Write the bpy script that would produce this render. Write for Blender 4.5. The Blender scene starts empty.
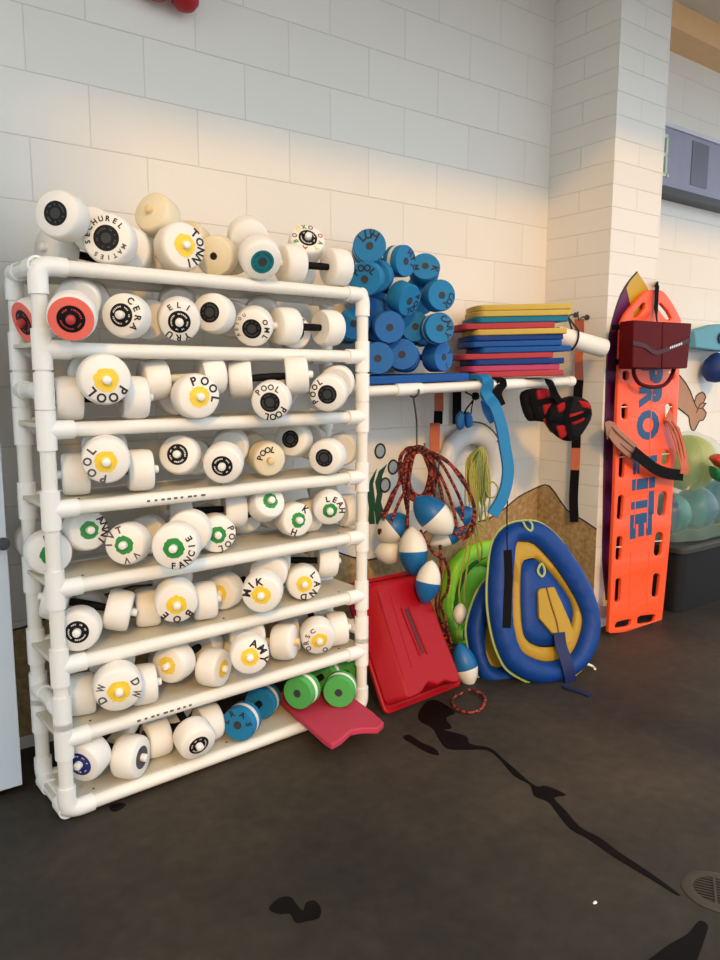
import bpy, bmesh, math, random
from mathutils import Vector, Matrix, Euler
from mathutils.geometry import delaunay_2d_cdt
random.seed(7)
PI = math.pi
scene = bpy.context.scene
COL = scene.collection

# ---------------------------------------------------------------- camera
H = 1.3; FPX = 744.2; YAW = .6291; PIT = .1391; ROLL = .0025
sy, cy, sp, cp = math.sin(YAW), math.cos(YAW), math.sin(PIT), math.cos(PIT)
FW = Vector((sy*cp, cy*cp, -sp)); R0 = Vector((cy, -sy, 0)); U0 = Vector((sy*sp, cy*sp, cp))
RT = R0*math.cos(ROLL) + U0*math.sin(ROLL); UP = -R0*math.sin(ROLL) + U0*math.cos(ROLL)
CAM = Vector((0, 0, H))
cam = bpy.data.cameras.new('camera'); camo = bpy.data.objects.new('camera', cam); COL.objects.link(camo)
camo.matrix_world = Matrix(((RT.x, UP.x, -FW.x, 0), (RT.y, UP.y, -FW.y, 0), (RT.z, UP.z, -FW.z, H), (0, 0, 0, 1)))
cam.sensor_fit = 'VERTICAL'; cam.sensor_height = 36; cam.lens = FPX/960*36; cam.clip_start = .05
scene.camera = camo

# ---------------------------------------------------------------- light
scene.view_settings.view_transform = 'Standard'; scene.view_settings.look = 'None'
scene.view_settings.gamma = 1; scene.view_settings.use_curve_mapping = False
scene.view_settings.exposure = 0.5
w = bpy.data.worlds.new('sky'); scene.world = w; w.use_nodes = True
bg = w.node_tree.nodes['Background']; bg.inputs[0].default_value = (.86, .945, 1.02, 1); bg.inputs[1].default_value = 1.3
sun = bpy.data.lights.new('sun', 'SUN'); sun.energy = 1.2; sun.angle = math.radians(5.0); sun.color = (1, .51, .08)
suno = bpy.data.objects.new('sun', sun); COL.objects.link(suno)
SAZ, SEL = math.radians(28), math.radians(28.5)
suno.rotation_euler = Vector((math.sin(SAZ)*math.cos(SEL), math.cos(SAZ)*math.cos(SEL), -math.sin(SEL))).to_track_quat('-Z', 'Y').to_euler()

# ---------------------------------------------------------------- helpers
def lin(c):
    return tuple(((v/255)/12.92 if v/255 <= .04045 else ((v/255+.055)/1.055)**2.4) for v in c)
def mat(name, rgb, rough=.5, var=.06, scale=12, spec=.4, bump=0, metal=0, alpha=1, trans=0, coat=0, bscale=None):
    m = bpy.data.materials.new(name); m.use_nodes = True; nt = m.node_tree; N = nt.nodes; p = N['Principled BSDF']
    c = lin(rgb)
    if min(rgb) < 130 and 60 < max(rgb) < 226: c = tuple(v*.74 for v in c)
    tc = N.new('ShaderNodeTexCoord'); nz = N.new('ShaderNodeTexNoise'); nz.inputs['Scale'].default_value = scale; nz.inputs['Detail'].default_value = 4
    nt.links.new(tc.outputs['Object'], nz.inputs['Vector'])
    mx = N.new('ShaderNodeMix'); mx.data_type = 'RGBA'
    mx.inputs[6].default_value = (*[max(0, v*(1-var*1.6)) for v in c], 1); mx.inputs[7].default_value = (*[min(1, v*(1+var)) for v in c], 1)
    nt.links.new(nz.outputs['Fac'], mx.inputs[0]); nt.links.new(mx.outputs[2], p.inputs['Base Color'])
    p.inputs['Roughness'].default_value = rough; p.inputs['Specular IOR Level'].default_value = spec
    p.inputs['Metallic'].default_value = metal; p.inputs['Alpha'].default_value = alpha
    p.inputs['Transmission Weight'].default_value = trans; p.inputs['Coat Weight'].default_value = coat
    if bump:
        n2 = N.new('ShaderNodeTexNoise'); n2.inputs['Scale'].default_value = bscale or scale*8; nt.links.new(tc.outputs['Object'], n2.inputs['Vector'])
        b = N.new('ShaderNodeBump'); b.inputs['Strength'].default_value = bump; b.inputs['Distance'].default_value = .004
        nt.links.new(n2.outputs['Fac'], b.inputs['Height']); nt.links.new(b.outputs['Normal'], p.inputs['Normal'])
    return m
def ray(px, py): return FW + RT*((px-360)/FPX) + UP*((480-py)/FPX)
def at(px, py, **k):
    d = ray(px, py); a, v = next(iter(k.items())); i = 'xyz'.index(a)
    return CAM + d*((v-CAM[i])/d[i])
def atd(px, py, depth): return CAM + ray(px, py)*depth
def onplane(px, py, P, n):
    d = ray(px, py); return CAM + d*((Vector(P)-CAM).dot(n)/d.dot(n))

def empty(name, loc, label=None, cat=None, group=None, kind=None, rot=None):
    o = bpy.data.objects.new(name, None); COL.objects.link(o); o.location = loc; o.empty_display_size = .05
    if rot: o.rotation_euler = rot
    return tag(o, label, cat, group, kind)
def tag(o, label=None, cat=None, group=None, kind=None):
    if label: o['label'] = label
    if cat: o['category'] = cat
    if group: o['group'] = group
    if kind: o['kind'] = kind
    return o
def smooth(me, ang=40):
    bm = bmesh.new(); bm.from_mesh(me)
    for f in bm.faces: f.smooth = True
    for e in bm.edges:
        if len(e.link_faces) == 2 and e.calc_face_angle(0) > math.radians(ang): e.smooth = False
    bm.to_mesh(me); bm.free()
class MB:
    """collects shapes into one mesh (world coordinates)"""
    def __init__(s): s.v = []; s.f = []; s.m = []
    def add(s, vs, fs, mi=0):
        b = len(s.v); s.v += [tuple(x) for x in vs]; s.f += [tuple(i+b for i in f) for f in fs]; s.m += [mi]*len(fs); return s
    def box(s, lo, hi, mi=0, M=None):
        vs = [Vector((x, y, z)) for x in (lo[0], hi[0]) for y in (lo[1], hi[1]) for z in (lo[2], hi[2])]
        if M: vs = [M @ q for q in vs]
        return s.add(vs, [(0,1,3,2),(4,6,7,5),(0,4,5,1),(2,3,7,6),(0,2,6,4),(1,5,7,3)], mi)
    def lathe(s, prof, M, n=28, mi=None):
        """prof: list of (r, a[, mat]) along local +Z of M"""
        vs = []; fs = []; ms = []
        for q in prof:
            for i in range(n): t = 2*PI*i/n; vs.append(M @ Vector((q[0]*math.cos(t), q[0]*math.sin(t), q[1])))
        for k in range(len(prof)-1):
            for i in range(n):
                j = (i+1) % n; fs.append((k*n+i, k*n+j, (k+1)*n+j, (k+1)*n+i)); ms.append(prof[k][2] if len(prof[k]) > 2 else (mi or 0))
        b = len(s.v); s.v += [tuple(x) for x in vs]; s.f += [tuple(i+b for i in f) for f in fs]; s.m += ms
        return s
    def cyl(s, a, b, r, r2=None, n=20, mi=0, cap=True):
        a = Vector(a); b = Vector(b); d = b-a; L = d.length; M = Matrix.Translation(a) @ d.to_track_quat('Z', 'Y').to_matrix().to_4x4(); r2 = r if r2 is None else r2
        p = ([(.0001, 0)] if cap else [])+[(r, 0), (r2, L)]+([(.0001, L)] if cap else [])
        return s.lathe([(q[0], q[1], mi) for q in p], M, n)
    def tube(s, pts, r, n=8, closed=False, mi=0, sub=4, flat=None):
        pts = [Vector(p) for p in pts]
        if sub > 1: pts = catmull(pts, sub, closed)
        m = len(pts); vs = []; prev = None
        for i, p in enumerate(pts):
            if closed: t = pts[(i+1) % m]-pts[i-1]
            else: t = pts[min(i+1, m-1)]-pts[max(i-1, 0)]
            t.normalize()
            if prev is None: u = t.orthogonal().normalized()
            else: u = (prev-t*prev.dot(t)); u = u.normalized() if u.length > 1e-6 else t.orthogonal().normalized()
            prev = u; w_ = t.cross(u)
            for k in range(n): a = 2*PI*k/n; vs.append(p+(u*math.cos(a)+w_*math.sin(a))*r)
        fs = []
        for i in range(m if closed else m-1):
            j = (i+1) % m
            for k in range(n): l = (k+1) % n; fs.append((i*n+k, i*n+l, j*n+l, j*n+k))
        if not closed: fs += [tuple(range(n-1, -1, -1)), tuple((m-1)*n+k for k in range(n))]
        return s.add(vs, fs, mi)
    def ribbon(s, pts, nrm, wd, th, mi=0, sub=4, wdir=None):
        """flat band along pts; nrm: direction of its face (vector or list)"""
        pts = [Vector(p) for p in pts]; pts = catmull(pts, sub) if sub > 1 else pts
        m = len(pts); vs = []; nrm = Vector(nrm).normalized()
        for i, p in enumerate(pts):
            t = (pts[min(i+1, m-1)]-pts[max(i-1, 0)]).normalized(); w_ = t.cross(nrm) if wdir is None else Vector(wdir)-t*t.dot(Vector(wdir))
            w_ = w_.normalized() if w_.length > 1e-5 else t.orthogonal().normalized(); n_ = w_.cross(t).normalized()
            for a, b in ((-.5, -.5), (.5, -.5), (.5, .5), (-.5, .5)): vs.append(p+w_*wd*a+n_*th*b)
        fs = [(i*4+k, i*4+(k+1) % 4, (i+1)*4+(k+1) % 4, (i+1)*4+k) for i in range(m-1) for k in range(4)]
        fs += [(3,2,1,0), tuple((m-1)*4+k for k in range(4))]
        return s.add(vs, fs, mi)
    def prism(s, poly, d, mi=0):
        """extrude a planar 3-D polygon by vector d"""
        poly = [Vector(p) for p in poly]; n = len(poly); vs = poly+[p+Vector(d) for p in poly]
        return s.add(vs, [tuple(range(n)), tuple(range(2*n-1, n-1, -1))]+[(i, n+i, n+(i+1) % n, (i+1) % n) for i in range(n)], mi)
    def loft(s, rings, mi=None, cap=(True, True)):
        n = len(rings[0]); b = len(s.v)
        for r in rings: s.v += [tuple(p) for p in r]
        for k in range(len(rings)-1):
            for i in range(n):
                j = (i+1) % n; s.f.append((b+k*n+i, b+k*n+j, b+(k+1)*n+j, b+(k+1)*n+i)); s.m.append(mi[k] if isinstance(mi, (list, tuple)) else (mi or 0))
        if cap[0]: s.f.append(tuple(b+i for i in range(n-1, -1, -1))); s.m.append(mi[0] if isinstance(mi, (list, tuple)) else (mi or 0))
        if cap[1]: s.f.append(tuple(b+(len(rings)-1)*n+i for i in range(n))); s.m.append(mi[-1] if isinstance(mi, (list, tuple)) else (mi or 0))
        return s
    def build(s, name, mats, parent=None, bevel=0, ang=40, loc=None):
        me = bpy.data.meshes.new(name)
        org = Vector(loc) if loc is not None else Vector((0, 0, 0))
        if parent is not None: inv = parent.matrix_basis.inverted()
        vs = [Vector(v) for v in s.v]
        if parent is not None and not s.__dict__.get('local'):
            M = chain(parent).inverted(); vs = [M @ v for v in vs]
        else: vs = [v-org for v in vs]
        me.from_pydata(vs, [], s.f)
        mats = mats if isinstance(mats, (list, tuple)) else [mats]
        for q in mats: me.materials.append(q)
        for p, i in zip(me.polygons, s.m): p.material_index = i
        bm = bmesh.new(); bm.from_mesh(me); bmesh.ops.remove_doubles(bm, verts=bm.verts, dist=1e-6)
        bmesh.ops.recalc_face_normals(bm, faces=bm.faces); bm.to_mesh(me); bm.free()
        smooth(me, ang)
        o = bpy.data.objects.new(name, me); COL.objects.link(o)
        if parent is not None: o.parent = parent
        else: o.location = org
        if bevel:
            b = o.modifiers.new('bevel', 'BEVEL'); b.width = bevel; b.segments = 3; b.limit_method = 'ANGLE'; b.angle_limit = math.radians(35)
        return o
def chain(o):
    M = o.matrix_basis.copy()
    while o.parent: o = o.parent; M = o.matrix_basis @ M
    return M
def catmull(p, sub, closed=False):
    out = []; n = len(p)
    for i in range(n if closed else n-1):
        a, b, c, d = (p[(i-1) % n], p[i], p[(i+1) % n], p[(i+2) % n]) if closed else (p[max(i-1, 0)], p[i], p[i+1], p[min(i+2, n-1)])
        for k in range(sub):
            t = k/sub; out.append(.5*((2*b)+(c-a)*t+(2*a-5*b+4*c-d)*t*t+(3*b-a-3*c+d)*t**3))
    if not closed: out.append(p[-1])
    return out
_gl = {}
def glyph(ch, off=.03):
    key = ch; ch = ch[0]
    if key not in _gl:
        cu = bpy.data.curves.new('glyph', 'FONT'); cu.body = ch; cu.size = 1; cu.resolution_u = 3; cu.offset = .062 if len(key) > 1 else .034
        o = bpy.data.objects.new('glyph', cu); COL.objects.link(o); bpy.context.view_layer.update()
        me = bpy.data.meshes.new_from_object(o.evaluated_get(bpy.context.evaluated_depsgraph_get()))
        vs = [v.co.copy() for v in me.vertices]; fs = [tuple(p.vertices) for p in me.polygons]
        bpy.data.objects.remove(o); bpy.data.curves.remove(cu); bpy.data.meshes.remove(me)
        x0 = min(v.x for v in vs); x1 = max(v.x for v in vs); y0 = min(v.y for v in vs); y1 = max(v.y for v in vs)
        _gl[key] = ([((v.x-x0)/(x1-x0)-.5, (v.y-y0)/(y1-y0)-.5) for v in vs], fs, (x1-x0)/max(.01, y1-y0))
    return _gl[key]
def planar(loops, M, th, name, mats, parent=None, bevel=0.0, sub=0, round_=0):
    """filled 2-D outline(s) with holes, extruded; via a 2-D curve"""
    cu = bpy.data.curves.new(name, 'CURVE'); cu.dimensions = '2D'; cu.fill_mode = 'BOTH'; cu.extrude = th/2; cu.bevel_depth = bevel; cu.bevel_resolution = 2; cu.offset = -bevel
    for lp in loops:
        s = cu.splines.new('POLY'); s.points.add(len(lp)-1); s.use_cyclic_u = True
        for q, p in zip(s.points, lp): q.co = (p[0], p[1], 0, 1)
    o = bpy.data.objects.new(name, cu); COL.objects.link(o); bpy.context.view_layer.update()
    me = bpy.data.meshes.new_from_object(o.evaluated_get(bpy.context.evaluated_depsgraph_get()))
    bpy.data.objects.remove(o); bpy.data.curves.remove(cu)
    mb = MB(); mb.add([M @ v.co for v in me.vertices], [tuple(p.vertices) for p in me.polygons]); bpy.data.meshes.remove(me)
    return mb.build(name, mats, parent)

# ---------------------------------------------------------------- materials
def wall_mat(name, axis, c1, c2, x0, row=.2, z0=.062):
    m = bpy.data.materials.new(name); m.use_nodes = True; nt = m.node_tree; N = nt.nodes; L = nt.links; p = N['Principled BSDF']
    g = N.new('ShaderNodeNewGeometry'); sx = N.new('ShaderNodeSeparateXYZ'); L.new(g.outputs['Position'], sx.inputs[0])
    cx = N.new('ShaderNodeCombineXYZ'); ax = N.new('ShaderNodeMath'); ax.operation = 'SUBTRACT'; ax.inputs[1].default_value = x0; L.new(sx.outputs[axis], ax.inputs[0])
    az = N.new('ShaderNodeMath'); az.operation = 'SUBTRACT'; az.inputs[1].default_value = z0; L.new(sx.outputs[2], az.inputs[0])
    L.new(ax.outputs[0], cx.inputs[0]); L.new(az.outputs[0], cx.inputs[1])
    b = N.new('ShaderNodeTexBrick'); L.new(cx.outputs[0], b.inputs['Vector']); b.inputs['Scale'].default_value = 1; b.inputs['Brick Width'].default_value = .39; b.inputs['Row Height'].default_value = row
    b.inputs['Mortar Size'].default_value = .0024; b.inputs['Mortar Smooth'].default_value = .6; b.offset = .5
    b.inputs['Color1'].default_value = (*lin(c1), 1); b.inputs['Color2'].default_value = (*lin(c2), 1); b.inputs['Mortar'].default_value = (*[v*.84 for v in lin(c1)], 1)
    nz = N.new('ShaderNodeTexNoise'); nz.inputs['Scale'].default_value = 2.2; nz.inputs['Detail'].default_value = 5; L.new(g.outputs['Position'], nz.inputs['Vector'])
    mx = N.new('ShaderNodeMix'); mx.data_type = 'RGBA'; mx.blend_type = 'MULTIPLY'; mx.inputs[0].default_value = .16; L.new(b.outputs['Color'], mx.inputs[6]); L.new(nz.outputs['Color'], mx.inputs[7])
    r = N.new('ShaderNodeValToRGB'); r.color_ramp.elements[0].color = (.72, .72, .72, 1); r.color_ramp.elements[1].color = (1, 1, 1, 1); L.new(nz.outputs['Fac'], r.inputs[0]); L.new(r.outputs[0], mx.inputs[7])
    L.new(mx.outputs[2], p.inputs['Base Color']); p.inputs['Roughness'].default_value = .55; p.inputs['Specular IOR Level'].default_value = .3
    n2 = N.new('ShaderNodeTexNoise'); n2.inputs['Scale'].default_value = 60; L.new(g.outputs['Position'], n2.inputs['Vector'])
    ad = N.new('ShaderNodeMath'); ad.operation = 'MULTIPLY_ADD'; ad.inputs[1].default_value = -1.2; L.new(b.outputs['Fac'], ad.inputs[0])
    sc = N.new('ShaderNodeMath'); sc.operation = 'MULTIPLY'; sc.inputs[1].default_value = .25; L.new(n2.outputs['Fac'], sc.inputs[0]); L.new(sc.outputs[0], ad.inputs[2])
    bp = N.new('ShaderNodeBump'); bp.inputs['Strength'].default_value = .5; bp.inputs['Distance'].default_value = .006; L.new(ad.outputs[0], bp.inputs['Height']); L.new(bp.outputs[0], p.inputs['Normal'])
    return m
M_wall = wall_mat('painted_block_x', 0, (231, 226, 217), (227, 222, 213), .236)
M_pil = wall_mat('painted_block_y', 1, (229, 223, 213), (226, 220, 210), 2.29, .1045, .017)
M_pilf = wall_mat('painted_block_front', 0, (231, 226, 217), (227, 222, 213), 3.154, .1045, .017)
def floor_mat():
    m = bpy.data.materials.new('sealed_concrete'); m.use_nodes = True; nt = m.node_tree; N = nt.nodes; L = nt.links; p = N['Principled BSDF']
    g = N.new('ShaderNodeNewGeometry'); n1 = N.new('ShaderNodeTexNoise'); n1.inputs['Scale'].default_value = 1.1; n1.inputs['Detail'].default_value = 7; n1.inputs['Roughness'].default_value = .6; L.new(g.outputs['Position'], n1.inputs['Vector'])
    r = N.new('ShaderNodeValToRGB'); e = r.color_ramp.elements; e[0].position = .3; e[0].color = (*lin((38, 37, 35)), 1); e[1].position = .72; e[1].color = (*lin((80, 69, 55)), 1); L.new(n1.outputs['Fac'], r.inputs[0])
    n2 = N.new('ShaderNodeTexNoise'); n2.inputs['Scale'].default_value = 22; n2.inputs['Detail'].default_value = 6; L.new(g.outputs['Position'], n2.inputs['Vector'])
    r2 = N.new('ShaderNodeValToRGB'); r2.color_ramp.elements[0].position = .3; r2.color_ramp.elements[0].color = (.7, .7, .7, 1); r2.color_ramp.elements[1].position = .75; L.new(n2.outputs['Fac'], r2.inputs[0])
    mx = N.new('ShaderNodeMix'); mx.data_type = 'RGBA'; mx.blend_type = 'MULTIPLY'; mx.inputs[0].default_value = 1; L.new(r.outputs[0], mx.inputs[6]); L.new(r2.outputs[0], mx.inputs[7]); L.new(mx.outputs[2], p.inputs['Base Color'])
    p.inputs['Roughness'].default_value = .62; p.inputs['Specular IOR Level'].default_value = .25
    b = N.new('ShaderNodeBump'); b.inputs['Strength'].default_value = .25; b.inputs['Distance'].default_value = .004; L.new(n2.outputs['Fac'], b.inputs['Height']); L.new(b.outputs[0], p.inputs['Normal'])
    return m
M_floor = floor_mat()
M_foam = mat('white_foam', (236, 233, 226), .55, .03, 9, .3, .12, bscale=160)
M_cream = mat('cream_foam', (228, 217, 188), .6, .05, 9, .3, .12, bscale=160)
M_pvc = mat('white_pipe', (232, 229, 220), .3, .03, 6, .5)
M_fit = mat('white_fitting', (238, 236, 230), .28, .02, 6, .5)
M_board = mat('shelf_board', (206, 199, 180), .5, .07, 5, .4)
M_black = mat('black_foam', (18, 18, 20), .7, .1, 20, .15)
M_blk2 = mat('black_plastic', (20, 20, 22), .5, .08, 12, .2)
M_grey = mat('grey_plastic', (84, 84, 86), .45)
M_yel = mat('yellow_hub', (240, 206, 62), .5); M_grn = mat('green_hub', (52, 160, 72), .5); M_teal = mat('teal_hub', (24, 128, 140), .5); M_navy = mat('navy_hub', (30, 44, 130), .45); M_dteal = mat('dark_teal_hub', (30, 70, 70), .5)
M_pink = mat('coral_foam', (244, 112, 98), .55); M_tan = mat('tan_plug', (222, 200, 150), .5); M_red = mat('red_plug', (214, 74, 74), .5)
M_ink = mat('marker_ink', (34, 34, 40), .6); M_inkg = mat('faded_ink', (96, 96, 98), .6); M_wht = mat('white_print', (226, 226, 226), .5)
M_blue = mat('blue_foam', (36, 138, 198), .6, .05, 9, .25, .12, bscale=160); M_blue2 = mat('mid_blue_foam', (46, 120, 196), .6, .05, 9, .25, .12, bscale=160)
M_hole = mat('handle_core', (52, 54, 58), .7)
M_green = mat('green_foam', (92, 190, 98), .6, .05, 9, .25, .12, bscale=160)
def kick(n, c): return mat(n, c, .62, .05, 14, .25, .15, bscale=140)
K = dict(yellow=kick('yellow_board', (225, 193, 92)), teal=kick('teal_board', (22, 128, 160)), red=kick('red_board', (200, 66, 76)), navy=kick('navy_board', (20, 66, 140)), blue=kick('blue_board', (26, 92, 172)), pink=kick('pink_board', (214, 70, 96)), rose=kick('rose_board', (206, 76, 118)))
M_orange = mat('orange_plastic', (255, 86, 36), .42, .03, 5, .45)
M_ored = mat('dark_red_vinyl', (98, 3, 10), .6, .1, 10, .12)
M_strap = mat('black_webbing', (16, 14, 17), .8, .1, 40, .1); M_ostrap = mat('orange_webbing', (214, 116, 82), .75, .1, 40); M_brown = mat('tan_webbing', (176, 128, 104), .75, .1, 40)
M_sand = mat('sand_paint', (204, 172, 124), .75, .5, 44, .2); M_out = mat('outline_paint', (34, 40, 52), .6)
M_purple = mat('purple_paint', (104, 24, 88), .5, .06); M_ypaint = mat('yellow_paint', (222, 178, 40), .5); M_weed = mat('seaweed_paint', (22, 84, 58), .6); M_skin = mat('skin_paint', (196, 146, 112), .6)
M_bub = mat('bubble_paint', (150, 166, 180), .6)
M_bucket = mat('red_plastic', (182, 14, 30), .42, .06, 5, .2)
M_rope = None
def rope_mat(name, a, b, sc):
    m = mat(name, a, .8); nt = m.node_tree; N = nt.nodes; mx = [n for n in N if n.type == 'MIX'][0]
    v = N.new('ShaderNodeTexVoronoi'); v.inputs['Scale'].default_value = sc; tc = [n for n in N if n.type == 'TEX_COORD'][0]; nt.links.new(tc.outputs['Object'], v.inputs['Vector'])
    r = N.new('ShaderNodeValToRGB'); r.color_ramp.interpolation = 'CONSTANT'; r.color_ramp.elements[1].position = .42; nt.links.new(v.outputs['Distance'], r.inputs[0])
    sr = N.new('ShaderNodeSeparateColor'); nt.links.new(v.outputs['Color'], sr.inputs[0]); r.color_ramp.elements[1].position = .62; nt.links.new(sr.outputs[0], r.inputs[0]); nt.links.new(r.outputs[0], mx.inputs[0])
    mx.inputs[6].default_value = (*lin(a), 1); mx.inputs[7].default_value = (*lin(b), 1); return m
M_rope = rope_mat('maroon_black_rope', (56, 16, 18), (160, 62, 42), 110)
M_yrope = mat('yellow_rope', (196, 190, 92), .75, .2, 60)
M_fblue = mat('float_blue', (24, 112, 176), .4, .05); M_fwhite = mat('float_white', (226, 222, 208), .4, .05)
M_ring = mat('ring_white', (206, 208, 212), .4, .05)
M_vb = mat('towable_blue', (10, 68, 150), .5, .14, 9, .25, .6, bscale=26); M_vy = mat('towable_yellow', (200, 158, 36), .5, .1, 9, .4, .3, bscale=22); M_lime = mat('lime_piping', (190, 208, 120), .6); M_vd = mat('towable_dark', (14, 34, 92), .6)
M_lg = mat('lime_vinyl', (140, 226, 56), .4, .12, 7); M_tl = mat('teal_vinyl', (18, 112, 116), .4, .1, 7)
M_cab = mat('white_cabinet', (216, 220, 222), .4, .02, 3); M_bin = mat('black_bin', (26, 28, 31), .5, .1, 8); M_binr = mat('bin_lid', (52, 52, 50), .5, .1, 8)
M_water = mat('wet_concrete', (9, 8, 8), .5, .2, 8, .12)
M_iron = mat('drain_iron', (92, 84, 72), .55, .15, 30, .4, metal=.4)

# ---------------------------------------------------------------- room
def struct(o): o['kind'] = 'structure'; return o
struct(MB().box((-5, -7, -.1), (9, 2.9, 0)).build('floor', M_floor))
WY = 2.68; PX0, PX1, PY = 3.154, 3.556, 2.29
wb = struct(MB().box((-5, WY, 0), (9, 2.9, 4.2)).build('wall_back', M_wall))
pm = MB(); pm.add([(PX0, PY, 0), (PX1, PY, 0), (PX1, WY, 0), (PX0, WY, 0), (PX0, PY, 4.2), (PX1, PY, 4.2), (PX1, WY, 4.2), (PX0, WY, 4.2)], [(0, 1, 5, 4), (1, 2, 6, 5), (2, 3, 7, 6), (3, 0, 4, 7)], 1)
pm.m = [0, 1, 1, 1]
pil = struct(pm.build('wall_pilaster', [M_pilf, M_pil]))
struct(MB().box((-5, .88, 3.3), (9, 2.9, 3.45)).build('ceiling', mat('ceiling_paint', (214, 206, 190), .7)))  # height and front edge shaped to keep sun and sky off the upper wall
struct(MB().box((PX1, 2.5, 3.17), (9, WY, 3.3)).build('trim_1', mat('tan_lit_trim', (238, 192, 140), .6)))  # tan is brightened to carry warm light that the sun doesn't bring here
struct(MB().box((-5, -1.65, 0), (-1.5, -1.5, 5.6)).build('sun_block_wall', M_wall))  # unseen slab added behind the camera to block the sun at far left
struct(MB().box((-5, 1.2, 3.1), (9, 1.35, 3.3)).build('shade_beam', mat('beam_paint', (210, 202, 188), .7)))  # unseen beam, added to narrow the sky and darken the wall top
def paint(name, pts, m, parent, y=None, th=.0012):
    return MB().prism(pts, (0, -th, 0)).build(name, m, parent)
# painted seabed mural
def wp(*l): return [at(px, py, y=WY-.0005) for px, py in l]
sand = [Vector((-.2, WY-.0005, .05)), Vector((-.2, WY-.0005, .40))]+[Vector((x, WY-.0005, z)) for x, z in ((.3, .44), (.51, .437), (.9, .52), (1.3, .47), (1.7, .55), (2.0, .46), (2.25, .5), (2.55, .66), (2.7, .56), (2.86, .593), (3.0, .66), (3.15, .70))]
paint('painted_sand', sand+[Vector((3.15, WY-.0005, 0)), Vector((.3, WY-.0005, .05))], M_sand, wb)
MB().tube(sand[1:], .004, 6, sub=3).build('painted_outline', M_out, wb)
s2 = [Vector((PX0-.0005, y, z)) for y, z in ((WY, .70), (2.6, .715), (2.48, .603), (2.376, .566), (2.29, .531))]
MB().prism(s2+[Vector((PX0-.0005, PY, 0)), Vector((PX0-.0005, WY, 0))], (-.0012, 0, 0)).build('painted_sand', M_sand, pil)
MB().tube(s2, .004, 6, sub=3).build('painted_outline', M_out, pil)
for k, l in enumerate((((368, 524), (369, 508), (367, 494), (370, 480), (377, 468), (373, 484), (375, 500), (374, 512), (375, 524)), ((376, 524), (374, 508), (377, 494), (375, 482), (379, 471), (387, 464), (382, 476), (383, 490), (381, 502), (384, 514), (382, 524)))):
    paint('painted_seaweed', wp(*l), M_weed, wb)
for px, py in ((380, 451), (393, 467), (385, 485)):
    c = at(px, py, y=WY-.001); paint('painted_bubble', [c+Vector((.026*math.cos(a), 0, .03*math.sin(a))) for a in [2*PI*i/20 for i in range(20)]], M_bub, wb)
    MB().tube([c+Vector((.028*math.cos(a), -.001, .032*math.sin(a))) for a in [2*PI*i/12 for i in range(12)]], .0045, 6, True, sub=2).build('painted_outline', M_out, wb)
def pp(*l): return [at(px, py, y=PY-.0006) for px, py in l]
surf = pp((637, 272), (629, 281), (621, 294), (614, 314), (609, 336), (606.5, 362), (605.5, 400), (604, 450), (603, 520), (602.5, 560), (606, 600), (640, 600), (655, 330), (648, 296))
surf = [Vector((max(p.x, PX0+.001), p.y, p.z)) for p in surf]
paint('painted_surfboard', surf, M_purple, pil)
MB().tube(surf[:11], .0045, 6, sub=2).build('painted_outline', M_out, pil)
paint('painted_stripe', [p+Vector((0, -.0016, 0)) for p in pp((637, 272), (629.5, 281), (626, 288), (633, 318), (640, 322), (650, 310), (649, 292), (643, 281))], M_ypaint, pil)
arm = wp((664, 372), (678, 374), (684, 381), (690, 391), (694, 402), (696, 396), (702, 392), (705.5, 397), (703, 403), (706, 403), (702.5, 408), (706, 413), (703, 420), (699, 421), (694.5, 430), (691, 429), (689, 421), (688, 416), (678, 408), (664, 402))
paint('painted_arm', arm, M_skin, wb)
MB().tube([p+Vector((0, -.002, 0)) for p in arm[1:-1]], .004, 6, sub=2).build('painted_outline', M_out, wb)
MB().tube([p+Vector((0, -.002, 0)) for p in wp((694, 402), (697, 408), (702.5, 408))], .003, 6).tube([p+Vector((0, -.002, 0)) for p in wp((696, 413), (700, 404), (703, 403))], .003, 6).build('painted_outline', M_out, wb)

# ---------------------------------------------------------------- floor marks
def fl(*l, z=0.0): return [at(px, py, z=z) for px, py in l]
def stain(pts, label):
    pts = catmull(fl(*pts), 3, True)
    o = MB().prism([p+Vector((0, 0, .0004)) for p in pts], (0, 0, .0008)).build('wet_streak', M_water); tag(o, label, 'water', 'wet marks on the concrete floor'); return o
stain(((424, 704), (436, 700), (455, 712), (446, 718), (452, 728), (444, 730), (466, 736), (470, 744), (490, 748), (502, 758), (516, 770), (535, 786), (546, 786), (566, 795), (554, 798), (566, 811), (580, 827), (600, 838), (620, 853), (640, 866), (660, 880), (679, 894), (676, 895), (655, 882), (635, 870), (612, 856), (588, 839), (570, 829), (556, 812), (548, 802), (534, 796), (530, 785), (514, 776), (497, 757), (485, 750), (458, 750), (446, 748), (438, 738), (432, 728), (418, 719)), 'long wet streak running across the dark floor from the red tub to the drain')
stain(((403, 738), (409, 735), (422, 743), (434, 748), (439, 755), (428, 753), (414, 745)), 'short wet dash on the floor just left of the long streak')
stain(((699, 921), (708, 926), (705, 938), (700, 952), (690, 966), (640, 970), (655, 955), (672, 943), (688, 934)), 'broad wet patch on the floor running towards the lens from the drain')
stain(((269, 909), (278, 899), (290, 897), (297, 905), (303, 911), (306, 903), (315, 901), (321, 909), (319, 918), (308, 921), (296, 923), (290, 914), (279, 914)), 'small curled wet blot on bare floor in front of the rack')
stain(((110, 806), (120, 803), (126, 805), (118, 811), (111, 811)), 'tiny dark wet spot on the floor beside the rack bottom rail')
c = Vector((1.755, .868, 0))
dr = empty('floor_drain', c, 'round iron drain grate set in the concrete floor', 'drain')
Mz = Matrix.Translation(c)
MB().lathe([(.052, .001), (.052, .004), (.070, .005), (.080, .0015)], Mz, 40).build('rim', M_iron, dr)
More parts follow.
